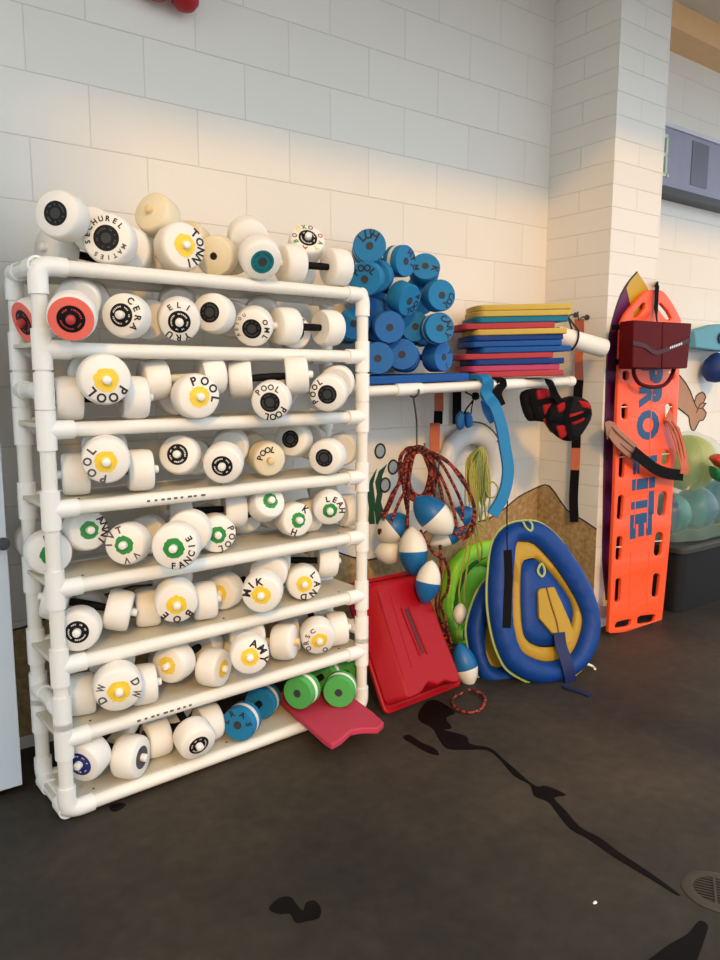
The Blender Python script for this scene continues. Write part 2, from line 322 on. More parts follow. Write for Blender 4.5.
MB().lathe([(.0001, .0006), (.053, .0006)], Mz, 40).build('pit', mat('drain_pit', (10, 9, 8), .9), dr)
for i in range(9):
    x = -.044+i*.011; h = math.sqrt(max(.0001, .053**2-x*x))
    MB().box((x-.0017, -h, .001), (x+.0017, h, .0032), M=Mz @ Matrix.Rotation(.55, 4, 'Z')).build('grate_bar', M_iron, dr)
MB().box((-.052, -.003, .001), (.052, .003, .0042), M=Mz @ Matrix.Rotation(.55, 4, 'Z')).build('cross_bar', M_iron, dr)
p = at(595, 903, z=0)
o = MB().lathe([(.0001, 0), (.006, .0005), (.0045, .003), (.0001, .004)], Matrix.Translation(p) @ Matrix.Diagonal((1.2, .7, 1, 1)), 8).build('paint_chip', M_foam); tag(o, 'tiny white chip lying on the floor left of the drain', 'chip')

# ---------------------------------------------------------------- pipe rack
XL, XR, YF, YB = 0, 1.1245, 0, .222                       # in the rack's own frame: it stands 3.5 degrees off the wall line
RO, RTH = Vector((.5042, 2.1536, 0)), .0612
RM = Matrix.Translation(RO) @ Matrix.Rotation(RTH, 4, 'Z')
RAIL = [1.589, 1.3688, 1.1495, .927, .6996, .4716, .2487, .029]
class LB(MB):
    local = True
    def __init__(s): super().__init__(); s.local = True
rack = empty('equipment_rack', RO, 'tall white plastic pipe rack with seven shelves full of foam dumbbells', 'rack', rot=(0, 0, RTH))
PR, FR = .021, .0265
def post(x, y, front):
    b = LB().cyl((x, y, .029), (x, y, 1.589), PR).build('post', M_pvc, rack)
    sx = 1 if x < .5 else -1; syy = 1 if y < .1 else -1
    for i, z in enumerate(RAIL):
        f = LB()
        if i in (0, 7):
            s = -1 if i == 0 else 1
            arc = [Vector((x+sx*FR*0, y, z+s*.075)), Vector((x, y, z+s*.03)), Vector((x+sx*.008, y, z+s*.008)), Vector((x+sx*.03, y, z)), Vector((x+sx*.075, y, z))]
            f.tube(arc, FR, 16, sub=5)
            f.cyl((x, y, z), (x, y+syy*.06, z), FR)
        else:
            f.cyl((x, y, z-.055), (x, y, z+.055), FR); f.cyl((x, y, z), (x+sx*.072, y, z), FR)
        f.build('pipe_fitting', M_fit, b)
    for z in (1.257, .335): 
        f = LB().cyl((x, y, z-.05), (x, y, z+.05), FR).cyl((x, y, z), (x, y+syy*.06, z), FR).build('pipe_fitting', M_fit, b)
    return b
for x in (XL, XR):
    for y in (YF, YB): post(x, y, y == YF)
for i, z in enumerate(RAIL):
    r = LB().cyl((XL, YF, z), (XR, YF, z), PR).build('front_rail', M_pvc, rack)
    if i in (3, 6):
        x = .27 if i == 3 else .21
        for k in range(9):
            xx = x+k*.022+random.uniform(0, .006); LB().box((xx, YF-PR-.0006, z-.003), (xx+random.uniform(.008, .016), YF-PR+.004, z+.003)).build('printed_mark', M_inkg, r)
    LB().cyl((XL, YB, z), (XR, YB, z), PR).build('back_rail', M_pvc, rack)
    b = LB().box((-.018, YF+.012, z+.006), (1.1425, YB-.012, z+.0185)).build('shelf_board', M_board, rack, bevel=.002)
    if i: 
        for x in (.09, .55, 1.04):
            LB().lathe([(.0001, z+.0205), (.0035, z+.0205), (.0042, z+.0183)], Matrix.Translation((x, YF+.035, 0)), 10).build('screw', M_grey, b)
for x in (XL, XR):
    for z in (1.589, 1.257, .335, .029): LB().cyl((x, YF, z), (x, YB, z), PR).build('side_rail', M_pvc, rack)

# ---------------------------------------------------------------- foam dumbbells
DL, DT, HR = .258, .074, .013
_cache = {}
def mesh_of(key, fn):
    if key not in _cache: _cache[key] = fn()
    return _cache[key]
def tomesh(mb, name, mats, ang=40):
    me = bpy.data.meshes.new(name); me.from_pydata(mb.v, [], mb.f)
    for q in (mats if isinstance(mats, (list, tuple)) else [mats]): me.materials.append(q)
    for p, i in zip(me.polygons, mb.m): p.material_index = i
    bm = bmesh.new(); bm.from_mesh(me); bmesh.ops.remove_doubles(bm, verts=bm.verts, dist=1e-6); bmesh.ops.recalc_face_normals(bm, faces=bm.faces); bm.to_mesh(me); bm.free()
    smooth(me, ang); return me
def child(name, me, parent, loc=(0, 0, 0), rot=(0, 0, 0)):
    o = bpy.data.objects.new(name, me); COL.objects.link(o); o.parent = parent; o.location = loc; o.rotation_euler = rot; return o
I4 = Matrix.Identity(4); FACE = Matrix.Rotation(PI/2, 4, 'X')   # local +Z -> -Y  (outwards through the front face)
def disc_mesh(R, mats, kind):
    # local: outer face at y=-DT/2 (towards -Y), inner at +DT/2
    t = DT/2
    if kind == 'stripe': prof = [(.013, t), (.94*R, t), (R, t-.006), (R, t-.026), (R, t-.027, 1), (R, -t+.03), (R, -t+.029, 0), (R, -t+.006), (.95*R, -t), (.013, -t)]
    elif kind == 'plain': prof = [(.013, t), (.93*R, t), (R, t-.007), (R, -t+.008), (.94*R, -t), (.013, -t)]
    else: prof = [(.012, t), (.90*R, t), (.965*R, t-.005), (R, t-.016), (R, -t+.026), (.975*R, -t+.013), (.93*R, -t+.004), (.86*R, -t), (.012, -t)]
    mb = MB(); ms = 0; pr = []
    for q in prof:
        if len(q) > 2: ms = q[2]
        pr.append((q[0], -q[1], ms))
    return tomesh(mb.lathe(pr, FACE, 36), 'foam_disc', mats, 50)
def hub_mesh(R, r_out, mats, marks=True, ragged=False):
    mb = MB(); h = .0012
    if ragged:
        n = 30; rr = [r_out*R*(1+random.uniform(-.07, .07)) for _ in range(n)]
        out = [Vector((rr[i]*math.cos(2*PI*i/n), rr[i]*math.sin(2*PI*i/n), h)) for i in range(n)]; inn = [Vector((.011*math.cos(2*PI*i/n), .011*math.sin(2*PI*i/n), h)) for i in range(n)]
        mb.loft([[p-Vector((0, 0, h)) for p in out], out, inn], cap=(False, False))
    else:
        mb.lathe([(r_out*R, 0, 0), (r_out*R, h, 0), (.011, h, 0)], I4, 32)
    if marks:
        rm = r_out*R*.72
        a_, arcs = 20, []
        while a_ < 350:
            l_ = random.choice((5, 7, 9)); arcs.append((a_, a_+l_)); a_ += l_+random.choice((4, 5, 5, 26))
        for a0, a1 in arcs:
            n = 2; A = [math.radians(a0+(a1-a0)*i/n) for i in range(n+1)]
            for i in range(n):
                q = [Vector((r*math.cos(a), r*math.sin(a), h+.0004)) for r, a in ((rm-.0022, A[i]), (rm+.0022, A[i]), (rm+.0022, A[i+1]), (rm-.0022, A[i+1]))]; mb.add(q, [(0, 1, 2, 3)], 1)
    mb.v = [tuple(FACE @ Vector(v)) for v in mb.v]
    return tomesh(mb, 'hub_label', mats)
def knob_mesh(m): return tomesh(MB().lathe([(.012, -.004), (.0125, .010), (.0115, .016), (.008, .0185), (.0001, .019)], FACE, 16), 'end_knob', m)
def core_mesh(m): return tomesh(MB().lathe([(.0145, -.002), (.0145, .0012), (.0001, .0008)], FACE, 16), 'handle_end', m)
def letters_mesh(R, specs):
    mb = MB(); mats = []
    for txt, ctr, step, flip, size, rad, m in specs:
        if m not in mats: mats.append(m)
        n = len(txt)
        for i, ch in enumerate(txt):
            if ch == ' ': continue
            a = math.radians(ctr+(i-(n-1)/2)*step*(-1 if flip else 1)); vs, fs, asp = glyph(ch)
            size_ = size*(1.1 if R > .06 and m not in () and size < .0255 else 1.0); wd = size_*min(1.0, max(.16, asp)); rot = -a+(PI if flip else 0)
            cx, cz = rad*R*math.sin(a), rad*R*math.cos(a); out = []
            for x, y in vs:
                x *= wd; y *= size_; out.append((cx+x*math.cos(rot)-y*math.sin(rot), 0, cz+x*math.sin(rot)+y*math.cos(rot)))
            mb.add(out, fs, mats.index(m))
    return tomesh(mb, 'lettering', mats)
HR = .0112
HANDLE = tomesh(MB().lathe([(HR, -.058), (HR+.0015, -.03), (HR+.0015, .03), (HR, .058)], FACE, 16), 'handle', M_black)
HANDLEW = tomesh(MB().lathe([(HR, -.058), (HR+.0015, -.03), (HR+.0015, .03), (HR, .058)], FACE, 16), 'handle', M_cream)
# hub styles: (hub radius, hub materials, marks, ragged, knob material or None, foam)
HUB = dict(bk=(.50, (M_blk2, M_grey), True, False, None), bkn=(.52, (M_blk2, M_wht), True, False, M_fit), yl=(.46, (M_yel, M_yel), False, True, M_fit), gr=(.44, (M_grn, M_grn), False, True, M_fit),
           teal=(.56, (M_teal, M_dteal), True, False, None), dt=(.52, (M_dteal, M_teal), True, False, M_fit), nv=(.56, (M_navy, M_wht), True, False, M_fit), bl=(.52, (M_grey, M_navy), True, False, M_fit), pk=(.56, (M_blk2, M_red), True, False, M_red), nub=(0, None, False, False, M_fit), tan=(0, None, False, False, M_tan), none=(0, None, False, False, None))
def dumbbell(key, style, label, text=(), foam='w', group='foam dumbbells on the pipe rack', rear='nub', spin=0):
    x, y, z, az, el, R = POSE[key]
    name = 'foam_dumbbell'
    if key[0] != 'B':
        p_ = RM @ Vector((x, y, z)); x, y, z = p_; az += RTH
    root = empty(name, (x, y, z), label, 'dumbbell', group, rot=Euler((-el, 0, az), 'XYZ'))
    blue = foam in ('b', 'bs', 'b2', 'g')
    if blue:
        fm = {'b': [M_blue], 'bs': [M_blue, M_fwhite], 'b2': [M_blue2], 'g': [M_green, M_foam]}[foam]; kd = 'stripe' if foam in ('bs', 'g') else 'plain'
        me = mesh_of(('d', R, foam), lambda: disc_mesh(R, fm, kd))
    elif foam == 'p': me = mesh_of(('d', R, 'w'), lambda: disc_mesh(R, [M_foam], 'w'))
    else: me = mesh_of(('d', R, foam), lambda: disc_mesh(R, [M_foam if foam == 'w' else M_cream], foam))
    child('handle', HANDLEW if style == 'tan' else HANDLE, root)
    for s in (1, -1):
        d = child('foam_disc', me, root, (0, -s*(DL/2-DT/2), 0), (0, 0, 0) if s == 1 else (0, 0, PI))
        st = style if s == 1 else (style if style in ('bkn', 'yl', 'gr', 'bk', 'pk') else rear)
        yo = -DT/2-.0004
        if blue:
            child('handle_end', mesh_of(('core',), lambda: core_mesh(M_hole)), d, (0, yo, 0))
        else:
            r, ms, mk, rg, kn = HUB[st]
            if foam == 'p': child('face_ring', mesh_of(('fr', R), lambda: tomesh(MB().lathe([(.905*R, -.001, 0), (.885*R, .0008, 0), (.56*R, .0008, 0)], FACE, 36), 'face_ring', M_pink)), d, (0, yo+.0003, 0))
            if r: child('hub_label', mesh_of(('h', R, st), lambda: hub_mesh(R, r, list(ms), mk, rg)), d, (0, yo, 0), (0, random.uniform(0, 6), 0))
            if kn: child('end_knob', mesh_of(('k', kn.name), lambda: knob_mesh(kn)), d, (0, yo, 0))
            elif st != 'none': child('handle_end', mesh_of(('core',), lambda: core_mesh(M_hole)), d, (0, yo-.0008, 0))
        if s == 1 and text:
            for q_ in text: child('lettering', letters_mesh(R, [q_]), d, (0, yo-.0006, 0), (0, 0, 0))
    return root
POSE = {
'0a':(0.1561,0.1083,1.7302,-0.8228,0.0235,0.066),'0b':(0.2737,0.1087,1.6821,-0.673,0,0.072),'0c':(0.2274,0.2962,1.6712,-1.2577,0.0479,0.066),'0d':(0.4487,0.1686,1.6867,0.0164,0.0563,0.074),
'0e':(0.5033,0.2111,1.77,-1.0907,0.297,0.066),'0f':(0.6689,0.1824,1.702,-0.8045,-0.1643,0.066),'0g':(0.6966,0.0436,1.717,-0.3094,-0.511,0.066),'0h':(0.9871,0.1842,1.7145,-0.4124,0.5134,0.064),
'0i':(0.9388,0.0405,1.6782,1.4569,0.0152,0.066),'1z':(0.1133,0.1508,1.4865,-1.3667,-0.3185,0.0635),'1a':(0.0935,-0.0067,1.4837,-0.4358,-0.3103,0.0635),'1b':(0.3057,0.0572,1.4688,-0.8145,-0.005,0.0635),
'1c':(0.4361,0.0715,1.4963,-0.4313,-0.3058,0.0635),'1d':(0.613,0.0948,1.4913,-0.8734,0.0293,0.0635),'1e':(0.7402,0.0944,1.4884,-0.7164,-0.3012,0.0635),'1f':(0.9409,0.2106,1.4516,-0.3976,0.0105,0.0625),
'1g':(0.9056,0.0386,1.4676,1.5554,0.0095,0.0635),'2a':(0.1708,0.039,1.234,-1.7753,-0.0016,0.0635),'2b':(0.1637,0.0377,1.2946,-0.1945,-0.0576,0.0712),'2c':(0.4382,0.0589,1.2927,-1.6925,-0.0757,0.0635),
'2d':(0.4451,0.0589,1.2382,-0.1231,-0.0155,0.0693),'2e':(0.7152,-0.0073,1.295,-2.1155,-0.0678,0.0635),'2f':(0.748,0.0009,1.2352,-0.7267,-0.1512,0.0635),'2h':(0.9638,-0.0335,1.2606,-0.8066,-0.1735,0.0635),
'3ac':(0.1927,0.0702,1.0129,1.2974,0.0127,0.0635),'3b':(0.183,0.0616,1.0732,-0.348,-0.1125,0.0673),'3d':(0.4851,0.1333,1.0361,-0.7037,0.1424,0.0635),'3e':(0.5882,0.0544,1.0426,-0.6402,-0.1958,0.0635),
'3f':(0.7679,0.1509,1.029,-0.2399,-0.1187,0.0596),'3h':(0.9689,0.1583,1.0562,-0.9762,0.1475,0.0635),'3i':(1.0351,0.0464,1.021,-0.9706,-0.0614,0.0635),'4a':(.030,.205,.7845,-.12,0,.065),
'4b':(.126,.200,.822,.02,.156,.0625),'4c':(0.2912,0.0946,0.7912,-0.7424,0.0614,0.0635),'4d':(0.3698,-0.0543,0.8082,-0.6737,-0.0245,0.0693),'4e':(0.5677,0.1377,0.7856,-0.3388,-0.0133,0.0635),
'4f':(0.5561,0.1416,0.8447,1.2229,0.0005,0.0635),'4g':(0.7355,0.1264,0.8249,-0.0899,0.4093,0.0596),'4h':(0.8585,0.137,0.7905,-0.137,0.0367,0.0616),'4i':(1.0114,0.0764,0.8491,-0.523,-0.1997,0.0596),
'4j':(1.0489,0.1093,0.7848,1.4574,0.0068,0.0635),'5a':(0.1154,0.1195,0.56,-0.4799,0.0118,0.0635),'5b':(0.1286,0.1128,0.6034,1.082,-0.242,0.0635),'5c':(0.3946,0.0793,0.6178,-0.3785,-0.1659,0.0673),
'5d':(0.4063,0.0901,0.5578,1.2364,0.0163,0.0635),'5e':(0.6819,0.1719,0.5584,-1.0189,-0.0078,0.0635),'5f':(0.6983,0.0016,0.6036,-0.6899,-0.1115,0.0673),'5h':(0.9231,0.1224,0.5589,-0.4826,-0.0027,0.0635),
'5i':(0.9344,0.12,0.6136,1.1417,-0.0724,0.0635),'6a':(0.1772,0.0697,0.333,-1.8376,0.0024,0.0635),'6b':(0.1817,0.063,0.3923,-0.2803,-0.1098,0.0712),'6d':(0.4551,0.1014,0.3748,-1.033,0.0148,0.0635),
'6e':(0.4545,0.1016,0.3367,0.5362,-0.013,0.0635),'6f':(0.6111,-0.0186,0.4052,-0.4999,0.0049,0.0635),'6g':(0.7309,0.0989,0.3504,0.673,0.065,0.0635),'6h':(0.9495,0.0759,0.3846,-0.448,-0.2408,0.0635),
'6i':(0.957,0.0878,0.3395,1.1012,0.0568,0.0635),'7a':(0.1477,0.097,0.1691,-0.9079,-0.1474,0.0673),'7b':(0.151,0.0995,0.1174,0.6625,0.0013,0.0673),'7c':(0.4147,0.0885,0.1166,-1.6502,-0.0101,0.0635),
'7d':(0.4131,0.0744,0.1572,-0.0806,-0.2936,0.0635),'7e':(0.6801,0.0727,0.1127,-0.9646,0.0279,0.0596),'7f':(0.9364,0.0512,0.1574,-1.1307,0.0329,0.0596),'7g':(1.0635,0.0293,0.1417,-0.8385,-0,0.0596),
'B01':(1.818,2.446,1.798,-0.601,-0.074,.0632),'B02':(1.95,2.522,1.769,0.153,-0.081,.0632),'B03':(1.775,2.363,1.676,-0.863,-0.171,.0632),'B04':(2.176,2.533,1.709,-0.606,0.371,.0632),
'B05':(1.915,2.444,1.641,0.156,-0.37,.0632),'B06':(2.127,2.434,1.626,-0.283,-0.008,.0632),'B07':(1.912,2.54,1.573,-0.806,-0.163,.0632),'B08':(1.896,2.453,1.496,-0.428,-0.056,.0632),
'B09':(2.093,2.529,1.509,-0.44,-0.041,.0632),'B10':(2.132,2.427,1.492,-0.404,0.014,.0632),'B11':(1.839,2.428,1.37,-0.551,-0.023,.0632),'B12':(2.002,2.44,1.381,-0.749,0.033,.0632),
'B13':(2.149,2.505,1.38,0.156,0,.0632),'B14':(1.79,2.529,1.499,-0.506,0.027,.0632)}
def T(txt, ctr, step, flip=False, size=.024, rad=.72, m=None): return (txt, ctr, step, flip, size, rad, m or M_ink)
DB = [
('0a','bk','white foam dumbbell with a plain black hub, tipped up at the rack top left corner',[]),
('0b','bk','white foam dumbbell on the rack top, black hub ringed by small handwritten letters',[T('SECHUREL',-25,22,False,.014,.74),T('MATIES',165,20,False,.012,.74,M_inkg)]),
('0c','nub','white foam dumbbell lying lowest at the back of the rack top left corner',[]),
('0d','yl','white foam dumbbell with yellow hub lettered TONNI on top of the rack',[T('TONNI',105,32)]),
('0e','tan','cream foam dumbbell with a tan end plug, tilted up behind the TONNI dumbbell',[],'c'),
('0f','none','cream foam dumbbell without lettering, lying on the rack top right of TONNI',[],'c'),
('0g','teal','white foam dumbbell with teal hub, leaning on its raised rear disc on the rack top',[]),
('0h','bkn','white foam dumbbell with coloured letters around its black hub, tilted up on the rack top',[('O',-80,0,False,.016,.74,M_inkg),('O',-40,0,False,.016,.74,M_yel),('X',-12,0,False,.016,.74,M_grn),('O',18,0,False,.016,.74,M_inkg),('O',75,0,False,.016,.74,M_red),('A',115,0,False,.016,.74,M_grn),('Y',150,0,False,.016,.74,M_yel),('A',200,0,False,.018,.74,M_red),('B',250,0,False,.016,.74,M_grn)]),
('0i','dt','white foam dumbbell lying sideways at the rack top right end, dark teal hub facing right',[]),
('1z','pk','pink-faced foam dumbbell poking out through the rack left side',[],'p'),
('1a','pk','foam dumbbell with coral pink face, black hub and red knob on the highest shelf',[],'p'),
('1b','bkn','white foam dumbbell lettered CERA, black hub turned left, on the highest shelf',[T('CERA',85,32,False,.018,.78)]),
('1c','bkn','white foam dumbbell lettered ELI above and YRU below its black hub',[T('ELI',0,32,False,.016,.78,M_inkg),T('YRU',185,32,False,.018,.76)]),
('1d','bk','unlettered white foam dumbbell with black hub turned left, middle of the highest shelf',[]),
('1e','bk','white foam dumbbell with black hub and letters OML at right, highest shelf',[T('OML',95,30,False,.016,.78),T('AEIOU',-70,22,False,.010,.78,M_inkg)]),
('1f','bkn','white foam dumbbell lettered HOLIS over its black hub, highest shelf',[T('HOLIS',-15,26,False,.014,.78,M_inkg)]),
('1g','nub','white foam dumbbell on its side at the right end of the highest shelf, knob showing',[]),
('2a','none','white foam dumbbell with black marks on its left face, second shelf left end',[T('POOL',60,36,False,.022,.74)]),
('2b','yl','white foam dumbbell with yellow hub and upside-down POOL, second shelf left',[T('POOL',178,36)]),
('2c','tan','unmarked white dumbbell lying sideways behind the two yellow hubs of the second shelf',[]),
('2d','yl','white foam dumbbell with yellow hub and POOL curving over its upper right, second shelf',[T('POOL',40,40)]),
('2e','none','white dumbbell lying sideways behind the POOL dumbbell with two POOL words',[T('POOL',70,30,False,.016,.78)]),
('2f','bk','white foam dumbbell with black hub and POOL written twice, second shelf',[T('POOL',-8,27,False,.018,.76,M_inkg),T('POOL',158,25,False,.020,.76)]),
('2h','bk','white foam dumbbell with black hub and POOL down its left, second shelf right end',[T('POOL',-75,30,False,.018,.76)]),
('3ac','nub','white dumbbell lying sideways under the yellow POOL dumbbell, third shelf left end',[]),
('3b','yl','white foam dumbbell with yellow hub and POOL up its left side, third shelf',[T('POOL',-108,40,False,.022,.74,M_inkg)]),
('3d','bkn','unlettered white foam dumbbell with black hub turned left, third shelf centre',[]),
('3e','bkn','unlettered white foam dumbbell facing forward with black hub and knob, third shelf centre',[]),
('3f','tan','small cream dumbbell marked POOL beside the tan knob, third shelf',[T('POOL',-30,30,False,.022,.62)],'c'),
('3h','bk','white dumbbell with black hub turned left, raised at the third shelf right end',[]),
('3i','bk','white foam dumbbell with plain black hub facing forward, third shelf right end',[]),
('4a','gr','white dumbbell with green hub behind the rack left post, fourth shelf',[T('IL',0,30,False,.02,.74)]),
('4b','gr','white foam dumbbell with green hub lettered ANNI, tilted up on the fourth shelf',[T('ANNI',95,28,False,.020,.76)]),
('4c','gr','white foam dumbbell with faint IVT lettering and green hub, fourth shelf',[T('IVT',-55,36,False,.020,.74,M_inkg),T('VV',150,40,False,.018,.74,M_inkg)]),
('4d','gr','white foam dumbbell with green hub lettered FANCIE, front of the fourth shelf',[T('FANCIE',120,25,True,.018,.76)]),
('4e','gr','white foam dumbbell with green hub and POOL at lower right, fourth shelf',[T('POOL',118,34,False,.020,.75,M_inkg)]),
('4f','nub','white dumbbell lying askew with its knob up, behind the green hub POOL dumbbell',[]),
('4g','gr','white foam dumbbell with green hub pointing upward, fourth shelf right of centre',[]),
('4h','gr','white foam dumbbell with green hub and single letters K and H, fourth shelf',[T('K',40,30,False,.022,.74),T('H',205,30,False,.022,.74)]),
('4i','gr','white foam dumbbell with green hub lettered LEAH, fourth shelf',[T('LEAH',40,34,False,.022,.74)]),
('4j','none','unmarked white dumbbell at the fourth shelf right end beside the post',[]),
('5a','bkn','white foam dumbbell with black hub and knob facing forward, fifth shelf left end',[]),
('5b','nub','white dumbbell lying crosswise with thick black handle showing, fifth shelf left end',[]),
('5c','yl','white foam dumbbell with yellow hub and upside-down BOE, fifth shelf',[T('BOE',180,48,False,.022,.74)]),
('5d','nub','white dumbbell lying sideways behind the BOE dumbbell',[]),
('5e','yl','white foam dumbbell with its yellow hub turned left, between BOE and MIK dumbbells',[]),
('5f','yl','white foam dumbbell with yellow hub lettered MIK, fifth shelf',[T('MIK',-42,38,False,.024,.70)]),
('5h','yl','white foam dumbbell with yellow hub lettered LAND, fifth shelf right',[T('LAND',115,46,False,.022,.74)]),
('5i','nub','white dumbbell lying sideways at the fifth shelf right end, knob towards the post',[]),
('6a','nub','white dumbbell lying sideways behind the DW dumbbell, sixth shelf left end',[]),
('6b','yl','white foam dumbbell with yellow hub lettered DW on both sides, sixth shelf',[T('DW',-92,44,False,.022,.74,M_inkg),T('DW',87,44,False,.022,.74,M_inkg)]),
('6d','yl','white dumbbell with its yellow hub turned left, sixth shelf beside the DW dumbbell',[]),
('6e','yl','unlettered white dumbbell with yellow hub turned right, middle of the sixth shelf',[]),
('6f','yl','white foam dumbbell with yellow hub lettered AMY, sixth shelf',[T('AMY',60,42,False,.024,.72)]),
('6g','tan','white dumbbell with tan knob leaning sideways between AMY and the last yellow hub',[]),
('6h','yl','white foam dumbbell with yellow hub and faint ORSC lettering, sixth shelf right',[T('ORSC',-80,32,False,.018,.76,M_inkg),T('O',150,30,False,.018,.74,M_inkg)]),
('6i','nub','white dumbbell lying sideways at the sixth shelf right end beside the post',[]),
('7a','nv','white dumbbell with navy blue hub, left end of the bottom shelf',[]),
('7b','bl','white dumbbell with grey-blue hub turned right, second from left on the bottom shelf',[]),
('7c','bl','white dumbbell lying crosswise with black handle behind the bottom shelf black hub',[]),
('7d','bkn','white dumbbell with black hub facing forward, bottom shelf centre',[]),
('7e','bs','blue foam dumbbell with white bands and black letters on the bottom shelf',[T('LRAS',0,52,False,.022,.72)],'bs'),
('7f','g','green and white foam dumbbell turned left on the pink kickboard',[],'g'),
('7g','g','green and white foam dumbbell facing forward on the pink kickboard, nearest the post',[],'g'),
('B01','b','blue foam dumbbell lettered LUH, topmost of the blue pile',[T('LUH',-8,36,False,.032,.66)],'bs'),
('B02','b','blue foam dumbbell lettered HTT with white band, top of the blue pile',[T('HTT',70,38,False,.028,.66)],'bs'),
('B03','b','plain blue dumbbell marked POOL just below the LUH dumbbell',[T('POOL',0,34,False,.026,.66)],'b'),
('B04','b','blue dumbbell marked MK, tilted up at the top right of the blue pile',[T('M',-100,30,False,.026,.66),T('K',110,30,False,.03,.66)],'b'),
('B05','b','plain blue dumbbell marked POOL in the middle of the blue pile',[T('POOL',120,36,False,.026,.66)],'b'),
('B06','b','blue dumbbell marked COL at the right edge of the pile below MK',[T('COL',125,34,False,.026,.66)],'b'),
('B07','b','unlettered blue dumbbell half hidden by the rack post below POOL',[],'b2'),
('B08','b','unlettered blue dumbbell facing forward just above the bottom row, left half of the pile',[],'b2'),
('B09','b','blue dumbbell wedged deep in the pile directly left of the CARY dumbbell',[],'bs'),
('B10','b','blue dumbbell with white band lettered CARY, right side of the pile',[T('CARY',75,36,False,.024,.66)],'bs'),
('B11','b','unlettered blue dumbbell at the bottom left of the blue pile beside the rack post',[],'b2'),
('B12','b','unlettered blue dumbbell turned left in the bottom row of the blue pile',[],'b2'),
('B13','b','blue dumbbell marked JT at the bottom right of the blue pile',[T('J',150,30,False,.026,.66),T('T',60,30,False,.026,.66)],'b2'),
('B14','b','blue dumbbell with white band behind the rack, left of the blue pile',[],'bs')]
for r in DB:
    dumbbell(r[0], r[1], r[2], r[3], r[4] if len(r) > 4 else 'w', 'blue foam dumbbells piled on the wall shelf' if r[0][0] == 'B' else 'foam dumbbells on the pipe rack')

# ---------------------------------------------------------------- kickboards
def kick_poly(Lk, Wk):
    """rounded top end, notched bottom end; long axis local X"""
    p = []
    for a in range(-90, 91, 15): p.append((Lk/2-Wk*.16+Wk*.16*math.cos(math.radians(a)), (Wk*.5)*math.sin(math.radians(a)) if abs(a) == 90 else Wk*.5*math.copysign(abs(math.sin(math.radians(a)))**.7, a)))
    p += [(-Lk/2+.02, Wk/2), (-Lk/2+.004, Wk/2-.006), (-Lk/2, Wk/2-.03), (-Lk/2+.012, Wk*.28), (-Lk/2+.028, 0), (-Lk/2+.012, -Wk*.28), (-Lk/2, -Wk/2+.03), (-Lk/2+.004, -Wk/2+.006), (-Lk/2+.02, -Wk/2)]
    return p
def board(poly, M, th, m, name, label, group=None):
    o = MB().prism([M @ Vector((x, y, 0)) for x, y in poly], M.to_3x3() @ Vector((0, 0, th))).build(name, m, bevel=.005, loc=M.translation)
    return tag(o, label, 'kickboard', group)
zz = .0500
kp = [at(px, py, z=.076) for px, py in ((283, 703), (325, 741), (332, 745), (341, 740), (351, 731), (362, 729), (378, 729), (384, 723), (372, 712))]
kp += [RM @ Vector((1.07, -.03, .076)), RM @ Vector((1.07, .20, .076)), RM @ Vector((.86, .20, .076))]
kp = [Vector((p.x, p.y, .0805)) for p in kp]
c0 = Vector((1.46, 2.2, .0805))
o = MB().prism(kp, (0, 0, -.024)).build('kickboard', K['pink'], bevel=.005, loc=c0); tag(o, 'pink foam kickboard with notched end under the green dumbbells, bottom shelf', 'kickboard')

# ---------------------------------------------------------------- wall shelf right of the rack
SL = .0295
def zs(x): return 1.262+(x-1.77)*SL           # deck top, the shelf sags slightly to the left
shelf = empty('wall_shelf', (2.3, 2.5, 1.25), 'white pipe shelf on the wall right of the rack, loaded with blue dumbbells and kickboards', 'shelf')
SY = 2.32
MB().cyl((1.675, SY, zs(1.675)-.02), (2.93, SY, zs(2.93)-.02), PR).build('front_pipe', M_pvc, shelf)
MB().cyl((2.42, SY, zs(2.42)-.02), (2.60, SY, zs(2.60)-.02), FR-.002).build('pipe_coupling', M_fit, shelf)
MB().cyl((1.86, SY, zs(1.86)-.02), (1.99, SY, zs(1.99)-.02), FR-.001).build('pipe_coupling', M_fit, shelf)
MB().cyl((2.91, SY, zs(2.91)-.02), (2.95, SY, zs(2.95)-.02), FR-.002).build('end_cap', M_fit, shelf)
MB().cyl((1.675, 2.64, zs(1.675)-.02), (2.93, 2.64, zs(2.93)-.02), PR).build('back_pipe', M_pvc, shelf)
for x in (1.70, 2.30, 2.88): MB().cyl((x, SY, zs(x)-.02), (x, 2.68, zs(x)-.02), PR*.9).build('side_pipe', M_pvc, shelf)
dk = MB(); dk.add([(x, y, zs(x)-t) for x in (1.68, 2.90) for y in (SY+.02, 2.66) for t in (0, .010)], [(0,1,3,2),(4,6,7,5),(0,4,5,1),(2,3,7,6),(0,2,6,4),(1,5,7,3)]); dk.build('shelf_board', M_board, shelf)
TILT = Matrix.Rotation(-math.atan(SL), 4, 'Y')
